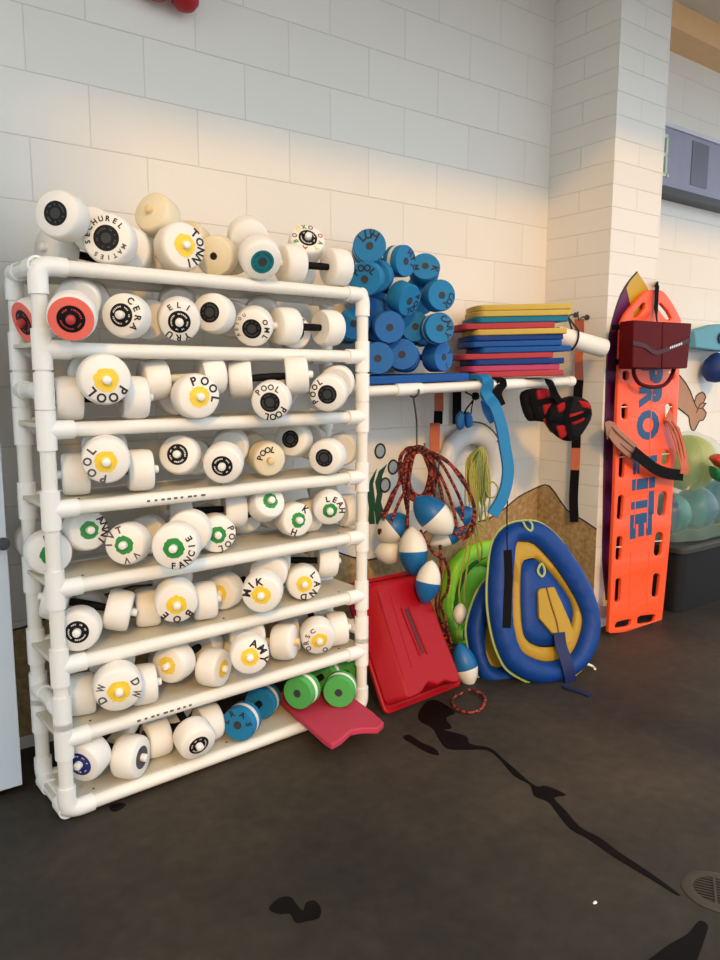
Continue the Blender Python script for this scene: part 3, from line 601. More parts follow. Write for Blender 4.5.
# blue board under the pile
Mb = Matrix.Translation((1.99, 2.46, zs(1.99)+.005)) @ TILT
board([(x, y) for x, y in kick_poly(.60, .30)], Mb, .032, K['blue'], 'kickboard', 'long blue foam board lying flat under the blue dumbbells', 'kickboards on the wall shelf')
stack = [('red', 'red kickboard at the very bottom of the stack', 0, 0), ('rose', 'rose pink kickboard second from the bottom of the stack', -.02, 0), ('navy', 'dark blue kickboard between pink and salmon red boards', 0, 0), ('red', 'salmon red kickboard in the lower half of the stack, between dark blue and blue boards', -.05, .005),
         ('blue', 'blue kickboard jutting furthest right out of the stack', .03, 0), ('blue', 'blue kickboard in the middle of the stack just under a dark blue one', -.015, 0), ('navy', 'dark blue kickboard directly under the lone yellow board', -.01, 0), ('yellow', 'lone yellow kickboard in mid stack between red and dark blue', .005, -.005),
         ('red', 'red kickboard just under the teal board, pushed left', -.05, 0), ('teal', 'teal kickboard just under the two top yellow boards', .01, 0), ('yellow', 'yellow kickboard second from the top of the stack', .02, 0), ('yellow', 'yellow kickboard topmost of the stack', .025, .004)]
zc = zs(2.6)+.011; SA = math.radians(-30)
for i, (c_, lab, dx, dy) in enumerate(stack):
    th = .026 if i != 6 else .024
    Mk = Matrix.Translation((2.62, 2.425, zc)) @ Matrix.Rotation(SA, 4, 'Z') @ TILT @ Matrix.Translation((dx, dy+random.uniform(-.004, .004), 0)) @ Matrix.Rotation(random.uniform(-.02, .02)+PI, 4, 'Z')
    board(kick_poly(.44, .27), Mk, th, K[c_], 'kickboard', lab, 'kickboards on the wall shelf'); zc += th+.0008
# white roll slung at the stack's right end
a, b = Vector((2.835, 2.335, 1.492)), Vector((3.075, 2.235, 1.432)); d = (b-a)
Mr = Matrix.Translation(a) @ d.to_track_quat('Z', 'Y').to_matrix().to_4x4()
ro = empty('foam_roll', a, 'white foam roll slung in straps right of the kickboard stack', 'foam roll')
MB().lathe([(.014, 0), (.040, 0), (.044, .005), (.044, d.length-.005), (.040, d.length), (.014, d.length), (.014, 0)], Mr, 32).build('roll_body', M_foam, ro)
MB().lathe([(.0001, d.length-.012), (.0138, d.length-.012)], Mr, 16).build('core_hole', M_cream, ro)

# ---------------------------------------------------------------- hooks and straps on the pilaster side
def hook(p, label, n=Vector((-1, 0, 0))):
    p = Vector(p); b = MB().cyl(p, p+n*.006, .014, n=14); b.tube([p, p+n*.04, p+n*.06+Vector((0, 0, -.015)), p+n*.072+Vector((0, 0, .0)), p+n*.076+Vector((0, 0, .025))], .004, 8)
    o = b.build('wall_hook', M_grey, loc=p); return tag(o, label, 'hook')
h1 = Vector((PX0, 2.475, 1.608)); h2 = Vector((PX0, 2.405, 1.592))
hook(h1, 'metal hook on the pilaster side holding the navy strap'); hook(h2, 'metal hook on the pilaster side holding the orange strap')
M_nstrap = mat('navy_webbing', (28, 30, 62), .75, .1, 40)
cm = (a+b)/2-d.normalized()*.045
perp = d.normalized().cross(Vector((0, 0, 1))).normalized(); upv = perp.cross(d.normalized()).normalized()
ns = empty('sling_strap', h1, 'navy strap looped from the hook around the white foam roll', 'strap')
top = h1+Vector((-.062, 0, -.012))
ring = [cm+(perp*math.cos(t)+upv*math.sin(t))*.052 for t in [math.radians(q) for q in range(60, -250, -25)]]
MB().tube([top]+ring+[top], .0045, 8, sub=3).build('strap_loop', M_nstrap, ns)
bs = empty('backboard_strap', h2, 'long orange and black strap hanging from the hook down the pilaster side', 'strap')
def seg(pts, m, nm, par, wd=.045, nrm=(-.8, -.6, 0), th=.004): return MB().ribbon(pts, nrm, wd, th, sub=3).build(nm, m, par)
sx0 = PX0-.012
def sp_(py, px): return at(px, py, x=sx0)
t2 = h2+Vector((-.062, 0, -.012))
seg([t2, sp_(345, 579.5), sp_(380, 579)], M_ostrap, 'orange_webbing', bs)
seg([sp_(380, 579), sp_(410, 577), sp_(448, 576)], M_strap, 'black_webbing', bs)
seg([sp_(448, 576), sp_(470, 575)], M_ostrap, 'orange_webbing', bs)
seg([sp_(470, 575), sp_(498, 573.5), sp_(522, 574.5)], M_strap, 'black_webbing', bs)

# ---------------------------------------------------------------- life vest hanging from the shelf pipe
def cushion(poly2, M, th, mats, name, parent, prof=((1, 0), (.97, .45), (.88, .8), (.7, 1), (.35, 1.06)), mi=None):
    cx = sum(p[0] for p in poly2)/len(poly2); cyy = sum(p[1] for p in poly2)/len(poly2)
    pts = catmull([Vector((p[0], p[1], 0)) for p in poly2], 3, True); rings = []
    for s, h in reversed(prof): rings.append([M @ Vector((cx+(p.x-cx)*s, cyy+(p.y-cyy)*s, -h*th/2)) for p in pts])
    for s, h in prof[1:]: rings.append([M @ Vector((cx+(p.x-cx)*s, cyy+(p.y-cyy)*s, h*th/2)) for p in pts])
    return MB().loft(rings, mi).build(name, mats, parent, ang=60)
def pxframe(px, py, depth, yaw=None):
    """frame at an image point's depth, facing the room at the given yaw; x right, y up, z out of the wall"""
    P = atd(px, py, depth); yaw = YAW if yaw is None else yaw
    X = Vector((math.cos(yaw), -math.sin(yaw), 0)); Z = Vector((-math.sin(yaw), -math.cos(yaw), 0)); Y = Vector((0, 0, 1))
    M = Matrix(((X.x, Y.x, Z.x, P.x), (X.y, Y.y, Z.y, P.y), (X.z, Y.z, Z.z, P.z), (0, 0, 0, 1)))
    def to(l):
        out = []
        for q in l:
            w_ = onplane(q[0], q[1], P, Z)-P; out.append((w_.dot(X), w_.z))
        return out
    return M, to
M_vblk = mat('vest_black', (20, 20, 24), .8, .15, 20, .2, .3, bscale=60); M_vred = mat('vest_red', (196, 28, 36), .7, .1, 20, .25, .3, bscale=60)
vp = atd(556, 392, 3.44)
ve = empty('life_vest', vp, 'folded black and red life vest hanging from the wall shelf pipe', 'life vest')
Mv, tv = pxframe(545, 412, 3.46, .75)
cushion(tv([(521, 392), (540, 388), (556, 393), (560, 410), (554, 422), (536, 421), (527, 420), (521, 406)]), Mv, .09, M_vblk, 'left_panel', ve)
Mv2, tv2 = pxframe(570, 420, 3.40, .85)
cushion(tv2([(553, 403), (570, 396), (588, 401), (592, 415), (586, 428), (576, 440), (562, 440), (548, 428), (546, 414)]), Mv2, .10, M_vblk, 'right_panel', ve)
def sq(l):
    out = []
    for i, p in enumerate(l):
        a_, b_ = l[i-1], l[(i+1) % len(l)]
        for q_, f_ in ((a_, .22), (p, 0), (b_, .22)): out.append((p[0]+(q_[0]-p[0])*f_, p[1]+(q_[1]-p[1])*f_) if f_ else (p[0]+(a_[0]+b_[0]-2*p[0])*.05, p[1]+(a_[1]+b_[1]-2*p[1])*.05))
    return out
for l, fr in (([(535, 390), (547, 388), (549, 397), (536, 400)], 0), ([(541, 404), (551, 401), (553, 412), (543, 415)], 0), ([(541, 419), (552, 411), (558, 424), (550, 433)], 0), ([(566, 414), (583, 410), (584, 420), (572, 425)], 1), ([(555, 425), (566, 424), (569, 433), (560, 439)], 1), ([(577, 400), (589, 402), (590, 409), (581, 407)], 1), ([(556, 405), (564, 401), (566, 409), (558, 413)], 1)):
    MM, tt = (Mv, tv) if fr == 0 else (Mv2, tv2)
    cushion(tt(sq(l)), MM @ Matrix.Translation((0, 0, .041 if fr == 0 else .046)), .02, M_vred, 'red_patch', ve, prof=((1, 0), (.97, .6), (.85, .95), (.4, 1)))
def vline(MM, tt, l, h, wd=.022): MB().ribbon([MM @ Vector((q[0], q[1], h)) for q in tt(l)], MM.to_3x3() @ Vector((0, 0, 1)), wd, .004, sub=3).build('webbing', M_strap, ve)
vline(Mv2, tv2, [(549, 417), (568, 419.5), (590, 411)], .060); vline(Mv2, tv2, [(571, 397), (566, 416), (571, 439)], .063); vline(Mv, tv, [(528, 402), (540, 402), (556, 399)], .053); vline(Mv, tv, [(530, 392), (534, 408), (538, 420)], .056)
MB().ribbon([atd(548, 379.5, 3.40), atd(548.5, 381, 3.345), atd(551, 385, 3.33), atd(556, 396, 3.36), atd(562, 404, 3.35)], (-.7, -.7, .2), .03, .004, sub=4).build('strap', M_strap, ve)

# ---------------------------------------------------------------- red tub leaning on the wall
def tub():
    root = empty('plastic_tub', at(421, 700, z=0), 'red plastic tub leaning upside down on the floor against the wall', 'tub')
    RQ = [Vector((1.672, 2.132, .008)), Vector((2.104, 2.164, .008)), Vector((2.10, 2.45, .45)), Vector((1.69, 2.44, .45))]
    FQ = [at(408, 699, y=2.08), at(461.5, 681, y=2.10), at(421, 575, y=2.37), at(376, 582.5, y=2.38)]
    n0_ = (FQ[1]-FQ[0]).cross(FQ[2]-FQ[0]).normalized(); FQ[3] = onplane(376, 582.5, FQ[0], n0_)
    def bil(Q, s_, t_): return (Q[0]*(1-s_)+Q[1]*s_)*(1-t_)+(Q[3]*(1-s_)+Q[2]*s_)*t_
    nr = (RQ[1]-RQ[0]).cross(RQ[3]-RQ[0]).normalized(); nr = nr if nr.y < 0 else -nr
    def rr(s0, s1, t0, t1, r=.05, k=5, wave=0):
        out = []
        for cx_, cy_, a0 in ((s1-r, t1-r, 0), (s0+r, t1-r, 90), (s0+r, t0+r, 180)):
            for i in range(k+1): a_ = math.radians(a0+90*i/k); out.append((cx_+r*math.cos(a_), cy_+r*math.sin(a_)))
        for i in range(1, 12):
            u_ = i/12; out.append((s0+r+(s1-s0-2*r)*u_, t0+wave*max(0, math.sin(PI*min(1, max(0, (u_-.12)/.78))))*(.75+.35*math.cos(u_*16))))
        for i in range(k+1): a_ = math.radians(270+90*i/k); out.append((s1-r+r*math.cos(a_), t0+r+r*math.sin(a_)))
        return out
    R_ = lambda l, h: [bil(RQ, *q)+nr*h for q in l]
    F_ = lambda l, h: [bil(FQ, *q)+nr*h for q in l]
    o0 = rr(0, 1, 0, 1)
    MB().loft([R_(o0, -.006), R_(o0, .006), R_(rr(.012, .988, .012, .988), .010), R_(rr(.03, .97, .03, .97), .006), R_(rr(.03, .97, .03, .97), -.006)]).build('rim', M_bucket, root)
    a1 = rr(.045, .955, .05, .955); a2 = rr(0, 1, 0, 1, .05, 5, .075); a3 = rr(.025, .975, .02, .98, .05, 5, .075)
    mid = [p.lerp(q, .55) for p, q in zip(R_(a1, .006), F_(a2, -.004))]
    MB().loft([R_(a1, .004), mid, [p.lerp(q, .93) for p, q in zip(R_(a1, .006), F_(a2, 0))], F_(rr(.01, .99, .01, .99, .05, 5, .075), 0), F_(a3, .002), F_(rr(.06, .94, .10, .94, .05, 5, .03), .001)]).build('tub_body', M_bucket, root, ang=50)
    def on(px, py, h=0):
        n_ = (FQ[1]-FQ[0]).cross(FQ[3]-FQ[0]).normalized(); n_ = n_ if n_.y < 0 else -n_
        return onplane(px, py, FQ[0], n_)+n_*h
    for l in (((401.5, 608), (405, 618), (420.5, 656)), ((408.5, 607), (412, 617), (427, 654))): MB().tube([on(*q, h=.003) for q in l], .0055, 8).build('moulded_ridge', M_bucket, root)
    MB().prism([on(*q, h=.0015) for q in ((404, 609), (407.5, 608.5), (424, 653), (421.5, 654))], nr*.0015).build('slot', mat('dark_red_slot', (88, 10, 18), .5), root)
    for l in (((378, 592), (392, 640), (404, 680)), ((389, 590), (398, 622), (412, 668))): MB().tube([on(*q, h=.0006) for q in l], .003, 6).build('moulded_ridge', M_bucket, root)
tub()

# ---------------------------------------------------------------- hanging floats and ropes under the shelf
def ovoid(mb, A, B, r, cut=.5, n=20):
    A, B = Vector(A), Vector(B); L = (B-A).length; M = Matrix.Translation(A) @ (B-A).to_track_quat('Z', 'Y').to_matrix().to_4x4(); pr = []
    for i in range(17):
        t = i/16; rad = r*math.sin(PI*t)**.62 if 0 < t < 1 else .0001
        pr.append((max(rad, .0001), L*t, 0 if t < cut else 1))
    return mb.lathe(pr, M, n)
D0 = 3.24
flo = empty('float_line', atd(421, 450, D0), 'maroon rope coil strung with blue and white floats, hanging under the wall shelf', 'float line')
for A, B, r, dep in (((408, 516), (378, 540), 15, D0+.02), ((415, 497), (452, 534), 16.5, D0-.06), ((414, 576), (412, 526), 14.5, D0-.05), ((405, 552), (374, 553), 12.5, D0+.04), ((474, 509), (444, 527), 11, D0+.08), ((432, 560), (424, 604), 12.5, D0-.13), ((466, 529), (430, 545), 9, D0+.03)):
    mb = MB(); ovoid(mb, atd(*A, dep), atd(*B, dep), r*dep/FPX, .5 if r != 12.5 or A[0] > 420 else .12)
    if A == (432, 560): mb.m = [1-i for i in mb.m]
    mb.build('float', [M_fblue, M_fwhite], flo)
mb = MB()
ovoid(mb, atd(459, 643, 3.19), atd(471, 687, 3.19), 12.4*3.19/FPX, .52); mb.build('float', [M_fblue, M_fwhite], flo)
rp = MB(); rr_ = .0072
def rp_(l, dep=D0, j=0): return [atd(px, py, dep+(q if len(l[0]) > 2 else 0)) for px, py, *q_ in l for q in [q_[0] if q_ else 0]]
for k in range(5):   # the ring of the coil
    rx, ry = 10+k*1.7, 22+k*1.4
    rp.tube([atd(419+rx*math.cos(a_)+random.uniform(-.6, .6), 474+ry*math.sin(a_), D0+.012*math.sin(k*2+a_*2)) for a_ in [2*PI*i/14 for i in range(14)]], rr_, 7, True)
for l in (((421, 449), (408, 448), (401, 458), (402, 474), (404, 492), (407, 510)), ((420, 448), (403, 452), (399, 466), (400, 478), (396, 490), (390, 505), (383, 520)), ((420, 452), (414, 455), (409, 480), (408, 505), (407, 530)), ((409, 486), (400, 500), (391, 522), (386, 530), (380, 532)), ((403, 480), (393, 492), (386, 508), (381, 514)),
          ((424, 449), (438, 456), (452, 466), (464, 480), (472, 500), (474, 515), (470, 528)), ((424, 450), (440, 462), (452, 482), (462, 505), (462, 520)), ((425, 452), (436, 468), (446, 488), (454, 512), (457, 528)), ((424, 453), (434, 470), (441, 490), (444, 510)), ((424, 449), (446, 460), (460, 478), (470, 494), (475, 512), (472, 532), (462, 540)), ((422, 450), (432, 478), (434, 500), (430, 510)),
          ((420, 530), (428, 545), (436, 555), (445, 560), (449, 575), (447, 592), (441, 604), (446, 622), (450, 640)), ((440, 545), (441, 570), (438, 590), (436, 604), (440, 620), (447, 632), (452, 644)), ((434, 580), (425, 586), (419, 580), (426, 578), (436, 590)), ((450, 528), (456, 534), (464, 527), (468, 532), (458, 538)), ((384, 532), (379, 530), (381, 535), (386, 531)), ((446, 634), (438, 630), (441, 640), (450, 636), (448, 646), (456, 650))):
    rp.tube([atd(px, py, D0-.015+.02*math.sin(i*1.7+px)+(-.13*min(1, max(0, (py-535)/35)) if px <= 437 else .10*min(1, max(0, (py-560)/80)))) for i, (px, py) in enumerate(l)], rr_, 7)
rl = MB(); rl.tube([at(px, py, z=.009) for px, py in ((468, 690), (480, 693), (485, 700), (481, 709), (470, 712), (458, 709), (452, 702), (455, 696), (463, 693))], .0065, 7)
rp.build('rope', M_rope, flo); rl.build('rope_loop', M_rope, flo)
# rod hook that carries the rope coil
hk = MB(); x = at(418, 390, y=SY-.028).x
p0 = Vector((x, SY-.032, zs(x)-.02))
hk.tube([Vector((x, SY+.033, zs(x)-.02)), Vector((x, SY+.012, zs(x)+.004)) if False else Vector((x, SY+.03, zs(x)-.038)), Vector((x, SY, zs(x)-.053)), Vector((x, SY-.031, zs(x)-.038)), p0], .004, 8, sub=3)
hk.tube([Vector((x, SY, zs(x)-.053)), atd(416.5, 420, D0-.02), atd(417, 446, D0-.01), atd(420, 452, D0-.02), atd(424, 449, D0-.03), atd(424.5, 443, D0-.03)], .004, 8)
o = hk.build('rod_hook', M_grey, loc=p0); tag(o, 'thin grey rod hook hanging from the shelf pipe above the rope coil', 'hook')

# ring buoy
rc = at(471, 471, y=2.615); rb = empty('ring_buoy', rc, 'white ring buoy hanging on the wall under the shelf', 'ring buoy')
Rm, rt = .172, .047
MB().lathe([(Rm+rt*math.cos(t), rt*.85*math.sin(t)) for t in [2*PI*i/20 for i in range(21)]], Matrix.Translation(rc) @ FACE @ Matrix.Diagonal((1, 1.06, 1, 1)), 48).build('ring_body', M_ring, rb)
MB().tube([rc+Vector((math.sin(t)*(Rm+rt+.006), -.01, math.cos(t)*(Rm+rt+.008)*1.06)) for t in [math.radians(q) for q in range(-10, 80, 10)]], .004, 8).build('grab_line', M_grey, rb)
MB().tube([rc+Vector((math.sin(t)*(Rm+rt+.006), -.01, math.cos(t)*(Rm+rt+.008)*1.06)) for t in [math.radians(q) for q in range(190, 300, 10)]], .004, 8).build('grab_line', M_grey, rb)
hp = at(483, 440, y=WY); o = MB().cyl(hp, hp+Vector((0, -.01, 0)), .014).tube([hp, hp+Vector((0, -.12, .0)), hp+Vector((0, -.14, -.02)), hp+Vector((0, -.15, .02))], .005, 8).build('wall_hook', M_grey, loc=hp); tag(o, 'grey wall hook inside the ring buoy holding the yellow rope', 'hook')
# yellow throw rope
yr = empty('throw_rope', atd(480, 446, 3.46), 'yellow green rope bundle hanging through the ring buoy with a small white float', 'rope')
yb = MB(); DY = 3.40
for k in range(11):
    x0 = 466+k*1.9; ln = random.uniform(495, 528)
    yb.tube([atd(481+random.uniform(-1, 1), 447, DY+.02), atd(x0+2, 458, DY+random.uniform(-.03, .02)), atd(x0, 478, DY+random.uniform(-.03, .02)), atd(x0+random.uniform(-2, 2), 500, DY), atd(x0+random.uniform(0, 5), ln, DY), atd(x0+5, 496, DY-.01), atd(x0+4, 470, DY-.02), atd(482, 449, DY+.01)], .0045, 6)
for l in (((482, 500), (487, 485), (493, 482), (498, 488), (496, 496), (489, 497), (486, 490)), ((476, 520), (478, 535), (482, 548), (480, 562), (477, 545), (474, 525)), ((470, 520), (467, 545), (462, 570), (459, 590), (460, 602)), ((473, 522), (470, 550), (466, 575), (464, 595), (466, 618), (463, 638)), ((474, 520), (486, 530), (479, 536), (470, 530)), ((460, 622), (457, 634), (462, 640), (467, 634), (464, 626))):
    yb.tube([atd(px, py, DY-.02) for px, py in l], .0045, 6)
yb.build('rope', M_yrope, yr)
mb = MB(); ovoid(mb, atd(461, 603, DY-.05), atd(458.5, 625, DY-.05), 7*DY/FPX, .0); mb.build('float', [M_fwhite, M_fwhite], yr)
# light blue foam belt over the shelf pipe
be = empty('foam_belt', Vector((2.30, SY, 1.27)), 'bright blue curved foam belt hooked over the shelf pipe', 'float belt')
bl_ = [Vector((2.335, SY+.07, zs(2.335)+.0175)), Vector((2.335, SY+.025, zs(2.335)+.018)), Vector((2.335, SY, zs(2.335)+.0185)), Vector((2.335, SY-.030, zs(2.335)+.008)), Vector((2.337, SY-.041, zs(2.337)-.02)), atd(486, 394, 3.06), atd(494, 405, 3.06), atd(501, 425, 3.06), atd(505, 448, 3.06), atd(508, 472, 3.06), atd(503, 496, 3.06), atd(492, 515, 3.06)]
MB().ribbon(bl_, (-.75, -.6, .3), .046, .022, sub=5, wdir=(.85, -.5, 0)).build('belt_foam', M_blue, be, bevel=.006)
MB().ribbon([atd(484, 400, 3.10), atd(487, 412, 3.11), atd(493, 422, 3.10)], (-.75, -.6, 0), .03, .018, sub=4).build('belt_pad', M_blue2, be, bevel=.005)
MB().tube([atd(506, 427, 3.09), atd(507.5, 450, 3.09), atd(511, 468, 3.09)], .0055, 6).tube([atd(510, 466, 3.09), atd(508, 490, 3.10), atd(507, 512, 3.10), atd(507, 530, 3.10)], .003, 6).build('cord', M_strap, be)
bk = empty('black_strap', Vector((2.38, SY, 1.27)), 'broad black strap over the shelf pipe right of the blue belt', 'strap')
MB().ribbon([Vector((2.43, SY+.05, zs(2.43)+.0105)), Vector((2.43, SY+.015, zs(2.43)+.0115)), Vector((2.43, SY-.012, zs(2.43)+.009)), Vector((2.43, SY-.027, zs(2.43)-.002)), Vector((2.43, SY-.034, zs(2.43)-.02)), atd(497, 393, 3.12), atd(501, 406, 3.12)], (-.75, -.6, .2), .042, .004, sub=4, wdir=(.9, -.4, 0)).build('strap_web', M_strap, bk)
# small blue pair of pads on a cord
go = empty('float_pads', atd(464, 420, 3.36), 'pair of small blue foam pads on black cord under the shelf', 'float')
Mg, tg = pxframe(464, 420, 3.38)
cushion(tg([(456, 416), (460, 411), (464, 413), (464, 427), (459, 430), (456, 425)]), Mg, .05, M_blue2, 'pad', go); cushion(tg([(465, 413), (469, 412), (472.5, 418), (472, 426), (467, 428), (465, 424)]), Mg, .05, M_blue2, 'pad', go)
MB().tube([Vector((2.24, SY-.005, zs(2.24)-.044)), atd(474, 398, 3.3), atd(467, 408, 3.34), atd(464, 414, 3.34)], .004, 6).tube([atd(474, 398, 3.3), atd(472, 406, 3.34), atd(471, 414, 3.34)], .003, 6).build('cord', M_strap, go)
mbk = MB(); mbk.lathe([(.0001, -.02), (.016, -.012), (.018, 0), (.014, .014), (.0001, .018)], Matrix.Translation(atd(475.5, 396, 3.29)), 12); mbk.build('toggle', M_strap, go)
# hanging orange / black straps under the shelf, left
os_ = empty('backboard_strap', at(437, 392, y=2.62), 'salmon orange strap with black buckle hanging under the shelf left of the ring buoy', 'strap')
y_ = 2.605
def w6(px, py, y=y_): return at(px, py, y=y)
seg([w6(439, 388), w6(439, 411)], M_ostrap, 'orange_webbing', os_, .045, (-.3, -1, 0)); seg([w6(438.5, 411), w6(438, 424)], M_strap, 'buckle', os_, .04, (-.3, -1, 0), .012); seg([w6(435, 423, 2.59), w6(434.5, 452, 2.59)], M_ostrap, 'orange_webbing', os_, .05, (-.3, -1, 0))
o = MB().ribbon([w6(457, 388, 2.65), w6(457, 410, 2.65), w6(457, 424, 2.65)], (-.3, -1, 0), .045, .004, sub=3).build('black_strap', M_strap, loc=w6(457, 390)); tag(o, 'straight black strap hanging under the shelf behind the blue pads', 'strap')

# ---------------------------------------------------------------- towable floats leaning at the wall
def plane_frame(P, yaw, lean):
    X = Vector((math.cos(yaw), -math.sin(yaw), 0)); out = Vector((-math.sin(yaw), -math.cos(yaw), 0))
    Y = (Vector((0, 0, 1))*math.cos(lean)-out*math.sin(lean)).normalized(); Z = X.cross(Y)
    M = Matrix(((X.x, Y.x, Z.x, P.x), (X.y, Y.y, Z.y, P.y), (X.z, Y.z, Z.z, P.z), (0, 0, 0, 1)))
    def to(l):
        r = []
        for q in l: w_ = onplane(q[0], q[1], P, Z)-P; r.append(Vector((w_.dot(X), w_.dot(Y), 0)))
        return r
    return M, to
def polar(pts, c, n=72):
    pts = catmull(pts, 6, True); out = []
    for i in range(n):
        a_ = 2*PI*i/n; d_ = Vector((math.cos(a_), math.sin(a_), 0)); best = .01
        for k in range(len(pts)):
            p, q = pts[k]-c, pts[(k+1) % len(pts)]-c; e = q-p; den = d_.x*e.y-d_.y*e.x
            if abs(den) < 1e-9: continue
            t = (p.x*e.y-p.y*e.x)/den; s = (p.x*d_.y-p.y*d_.x)/den
            if t > 0 and -1e-6 <= s <= 1.000001: best = max(best, t)
        out.append(c+d_*best)
    return out
def tube_ring(M, outer, inner, th, name, m, parent):
    rings = []
    for k in range(13):
        t = k/12; a_ = PI*t; s = (1-math.cos(a_))/2; h = math.sin(a_)**.8*th
        pk = lambda q: h*(1-.13*abs(math.sin(q*PI*19/len(outer)+.4*math.sin(q)))**2*(1 if t < .3 or t > .62 else .35))
        rings.append([M @ (o_.lerp(i_, s)+Vector((0, 0, pk(q)))) for q, (o_, i_) in enumerate(zip(outer, inner))])
    back = []
    for k in range(1, 13):
        t = k/12; a_ = PI*t; s = (1+math.cos(a_))/2; h = -math.sin(a_)**.8*th*.7
        back.append([M @ (o_.lerp(i_, s)+Vector((0, 0, h))) for o_, i_ in zip(outer, inner)])
    return MB().loft(rings+back, cap=(False, False)).build(name, m, parent, ang=70)
F1P = at(548, 678, z=0)+Vector((0, 0, .045)); M1, t1 = plane_frame(F1P, .33, math.radians(17))
f1 = empty('towable_float', F1P, 'large blue teardrop float with yellow ring and lime piping, leaning in front', 'pool float')
o1 = t1([(529, 521), (543, 525), (558, 538), (568, 551), (578, 566), (587, 582), (594, 600), (598, 622), (596, 642), (588, 660), (574, 675), (558, 682), (533, 683), (509, 671), (499, 656), (492, 635), (487.5, 605), (488, 573), (493, 541), (507, 525)])
y1 = t1([(514, 544), (523, 542.5), (533, 545), (551, 564), (566, 586), (578, 609), (580, 626), (571, 651), (557, 659), (544, 661), (530, 657), (520, 650), (514, 636), (511, 612), (512, 575)])
n1 = t1([(520, 564), (527, 559), (535, 559), (549, 572), (563, 590), (571, 605), (572, 618), (568, 632), (560, 643), (549, 647), (535, 646), (524, 639), (520, 625), (518.5, 595)])
c1 = t1([(540, 610)])[0]
po, py_, pn = polar(o1, c1), polar(y1, c1), polar(n1, c1)
tube_ring(M1, po, py_, .055, 'tube', M_vb, f1)
MB().loft([[M1 @ (p+Vector((0, 0, .012))) for p in py_], [M1 @ (p.lerp(q, .5)+Vector((0, 0, .026))) for p, q in zip(py_, pn)], [M1 @ (q+Vector((0, 0, .016))) for q in pn], [M1 @ (q+Vector((0, 0, -.02))) for q in pn], [M1 @ (p+Vector((0, 0, -.02))) for p in py_]], cap=(False, False)).build('yellow_ring', M_vy, f1, ang=70)
MB().loft([[M1 @ (q+Vector((0, 0, -.018))) for q in pn], [M1 @ (q.lerp(c1, .03)+Vector((0, 0, .012))) for q in pn], [M1 @ (q.lerp(c1, .3)+Vector((0, 0, .028))) for q in pn], [M1 @ (q.lerp(c1, .8)+Vector((0, 0, .026))) for q in pn]]).build('seat_panel', M_vb, f1, ang=70)
MB().tube([M1 @ (p+(p-c1).normalized()*.003) for p in po], .0055, 7, True, sub=1).build('piping', M_lime, f1)
def flat1(l, z, th, name, m): 
    return MB().prism([M1 @ (p+Vector((0, 0, z))) for p in t1(l)], (M1.to_3x3() @ Vector((0, 0, th)))).build(name, m, f1, bevel=.004)
fa = flat1([(533, 592), (535, 589), (549, 587), (557, 604), (564, 620), (569, 634), (566, 642), (557, 646), (551, 636), (546, 632), (541, 626), (534, 618)], .028, .018, 'yellow_flap', M_vy)
MB().tube([M1 @ (p+Vector((0, 0, .047))) for p in t1([(541, 588), (546, 606), (551, 622), (554, 640)])], .0035, 6).build('flap_seam', mat('dark_seam', (120, 84, 22), .7), fa)
MB().tube([M1 @ (p+Vector((0, 0, .032))) for p in t1([(538, 564), (534, 571), (538, 577), (541, 572)])], .0055, 6, True).build('logo_mark', M_lime, f1)
MB().tube([M1 @ (p+Vector((0, 0, .055))) for p in t1([(517, 523), (520, 529), (525, 532), (526, 526), (522, 521)])], .005, 6).build('pull_loop', M_lime, f1)
ZN = M1.to_3x3() @ Vector((0, 0, 1))
tw = [M1 @ (p+Vector((0, 0, h_))) for p, h_ in zip(t1([(553, 632), (554.5, 645), (557, 658), (561, 672), (565, 684)]), (.05, .052, .068, .066, .045))]
MB().ribbon(tw, ZN, .055, .006, sub=4).build('tow_strap', M_vd, f1)
MB().ribbon([at(563, 685, z=.012), at(570, 688.5, z=.006), at(580, 692, z=.004), at(590, 696, z=.003)], (0, 0, 1), .022, .004, sub=4).build('strap_end', M_vd, f1)
MB().tube([at(584, 663, z=.03), at(592, 666, z=.012), at(595, 669, z=.008)], .006, 8).build('air_valve', M_fwhite, f1)
F2P = at(505, 684, z=0)+Vector((.06, .10, .045)); M2, t2_ = plane_frame(F2P, .33, math.radians(20))
f2 = empty('towable_float', F2P, 'second blue float with lime piping half hidden behind the large blue float', 'pool float')
o2 = t2_([(497, 566), (512, 560), (530, 572), (545, 600), (552, 640), (545, 672), (525, 680), (500, 686), (482, 681), (472, 662), (467, 640), (467, 622), (476, 594), (487, 578)])
y2 = t2_([(494, 600), (505, 596), (518, 606), (522, 630), (514, 655), (500, 667), (489, 664), (484, 650), (484, 630), (488, 612)]); c2 = t2_([(502, 632)])[0]
po, py_ = polar(o2, c2), polar(y2, c2)
tube_ring(M2, po, py_, .05, 'tube', M_vb, f2)
MB().loft([[M2 @ (q+Vector((0, 0, -.02))) for q in py_], [M2 @ (q+Vector((0, 0, .004))) for q in py_], [M2 @ (q.lerp(c2, .6)+Vector((0, 0, .012))) for q in py_]]).build('seat_panel', M_vy, f2, ang=70)
MB().tube([M2 @ (p+(p-c2).normalized()*.003) for p in po], .0055, 7, True, sub=1).build('piping', M_lime, f2)
F3P = at(470, 655, z=0)+Vector((.1, .17, .03)); M3, t3 = plane_frame(F3P, .33, math.radians(14))
f3 = empty('inflatable_float', F3P, 'lime green and teal inflatable standing between the red tub and the blue floats', 'pool float')
o3 = t3([(446, 570), (458, 552), (475, 543), (492, 541), (503, 552), (505, 580), (498, 620), (482, 650), (462, 656), (448, 640), (440, 610)]); c3 = t3([(472, 600)])[0]
po = polar(o3, c3); pi_ = [p.lerp(c3, .42) for p in po]
tube_ring(M3, po, pi_, .045, 'tube', M_lg, f3)
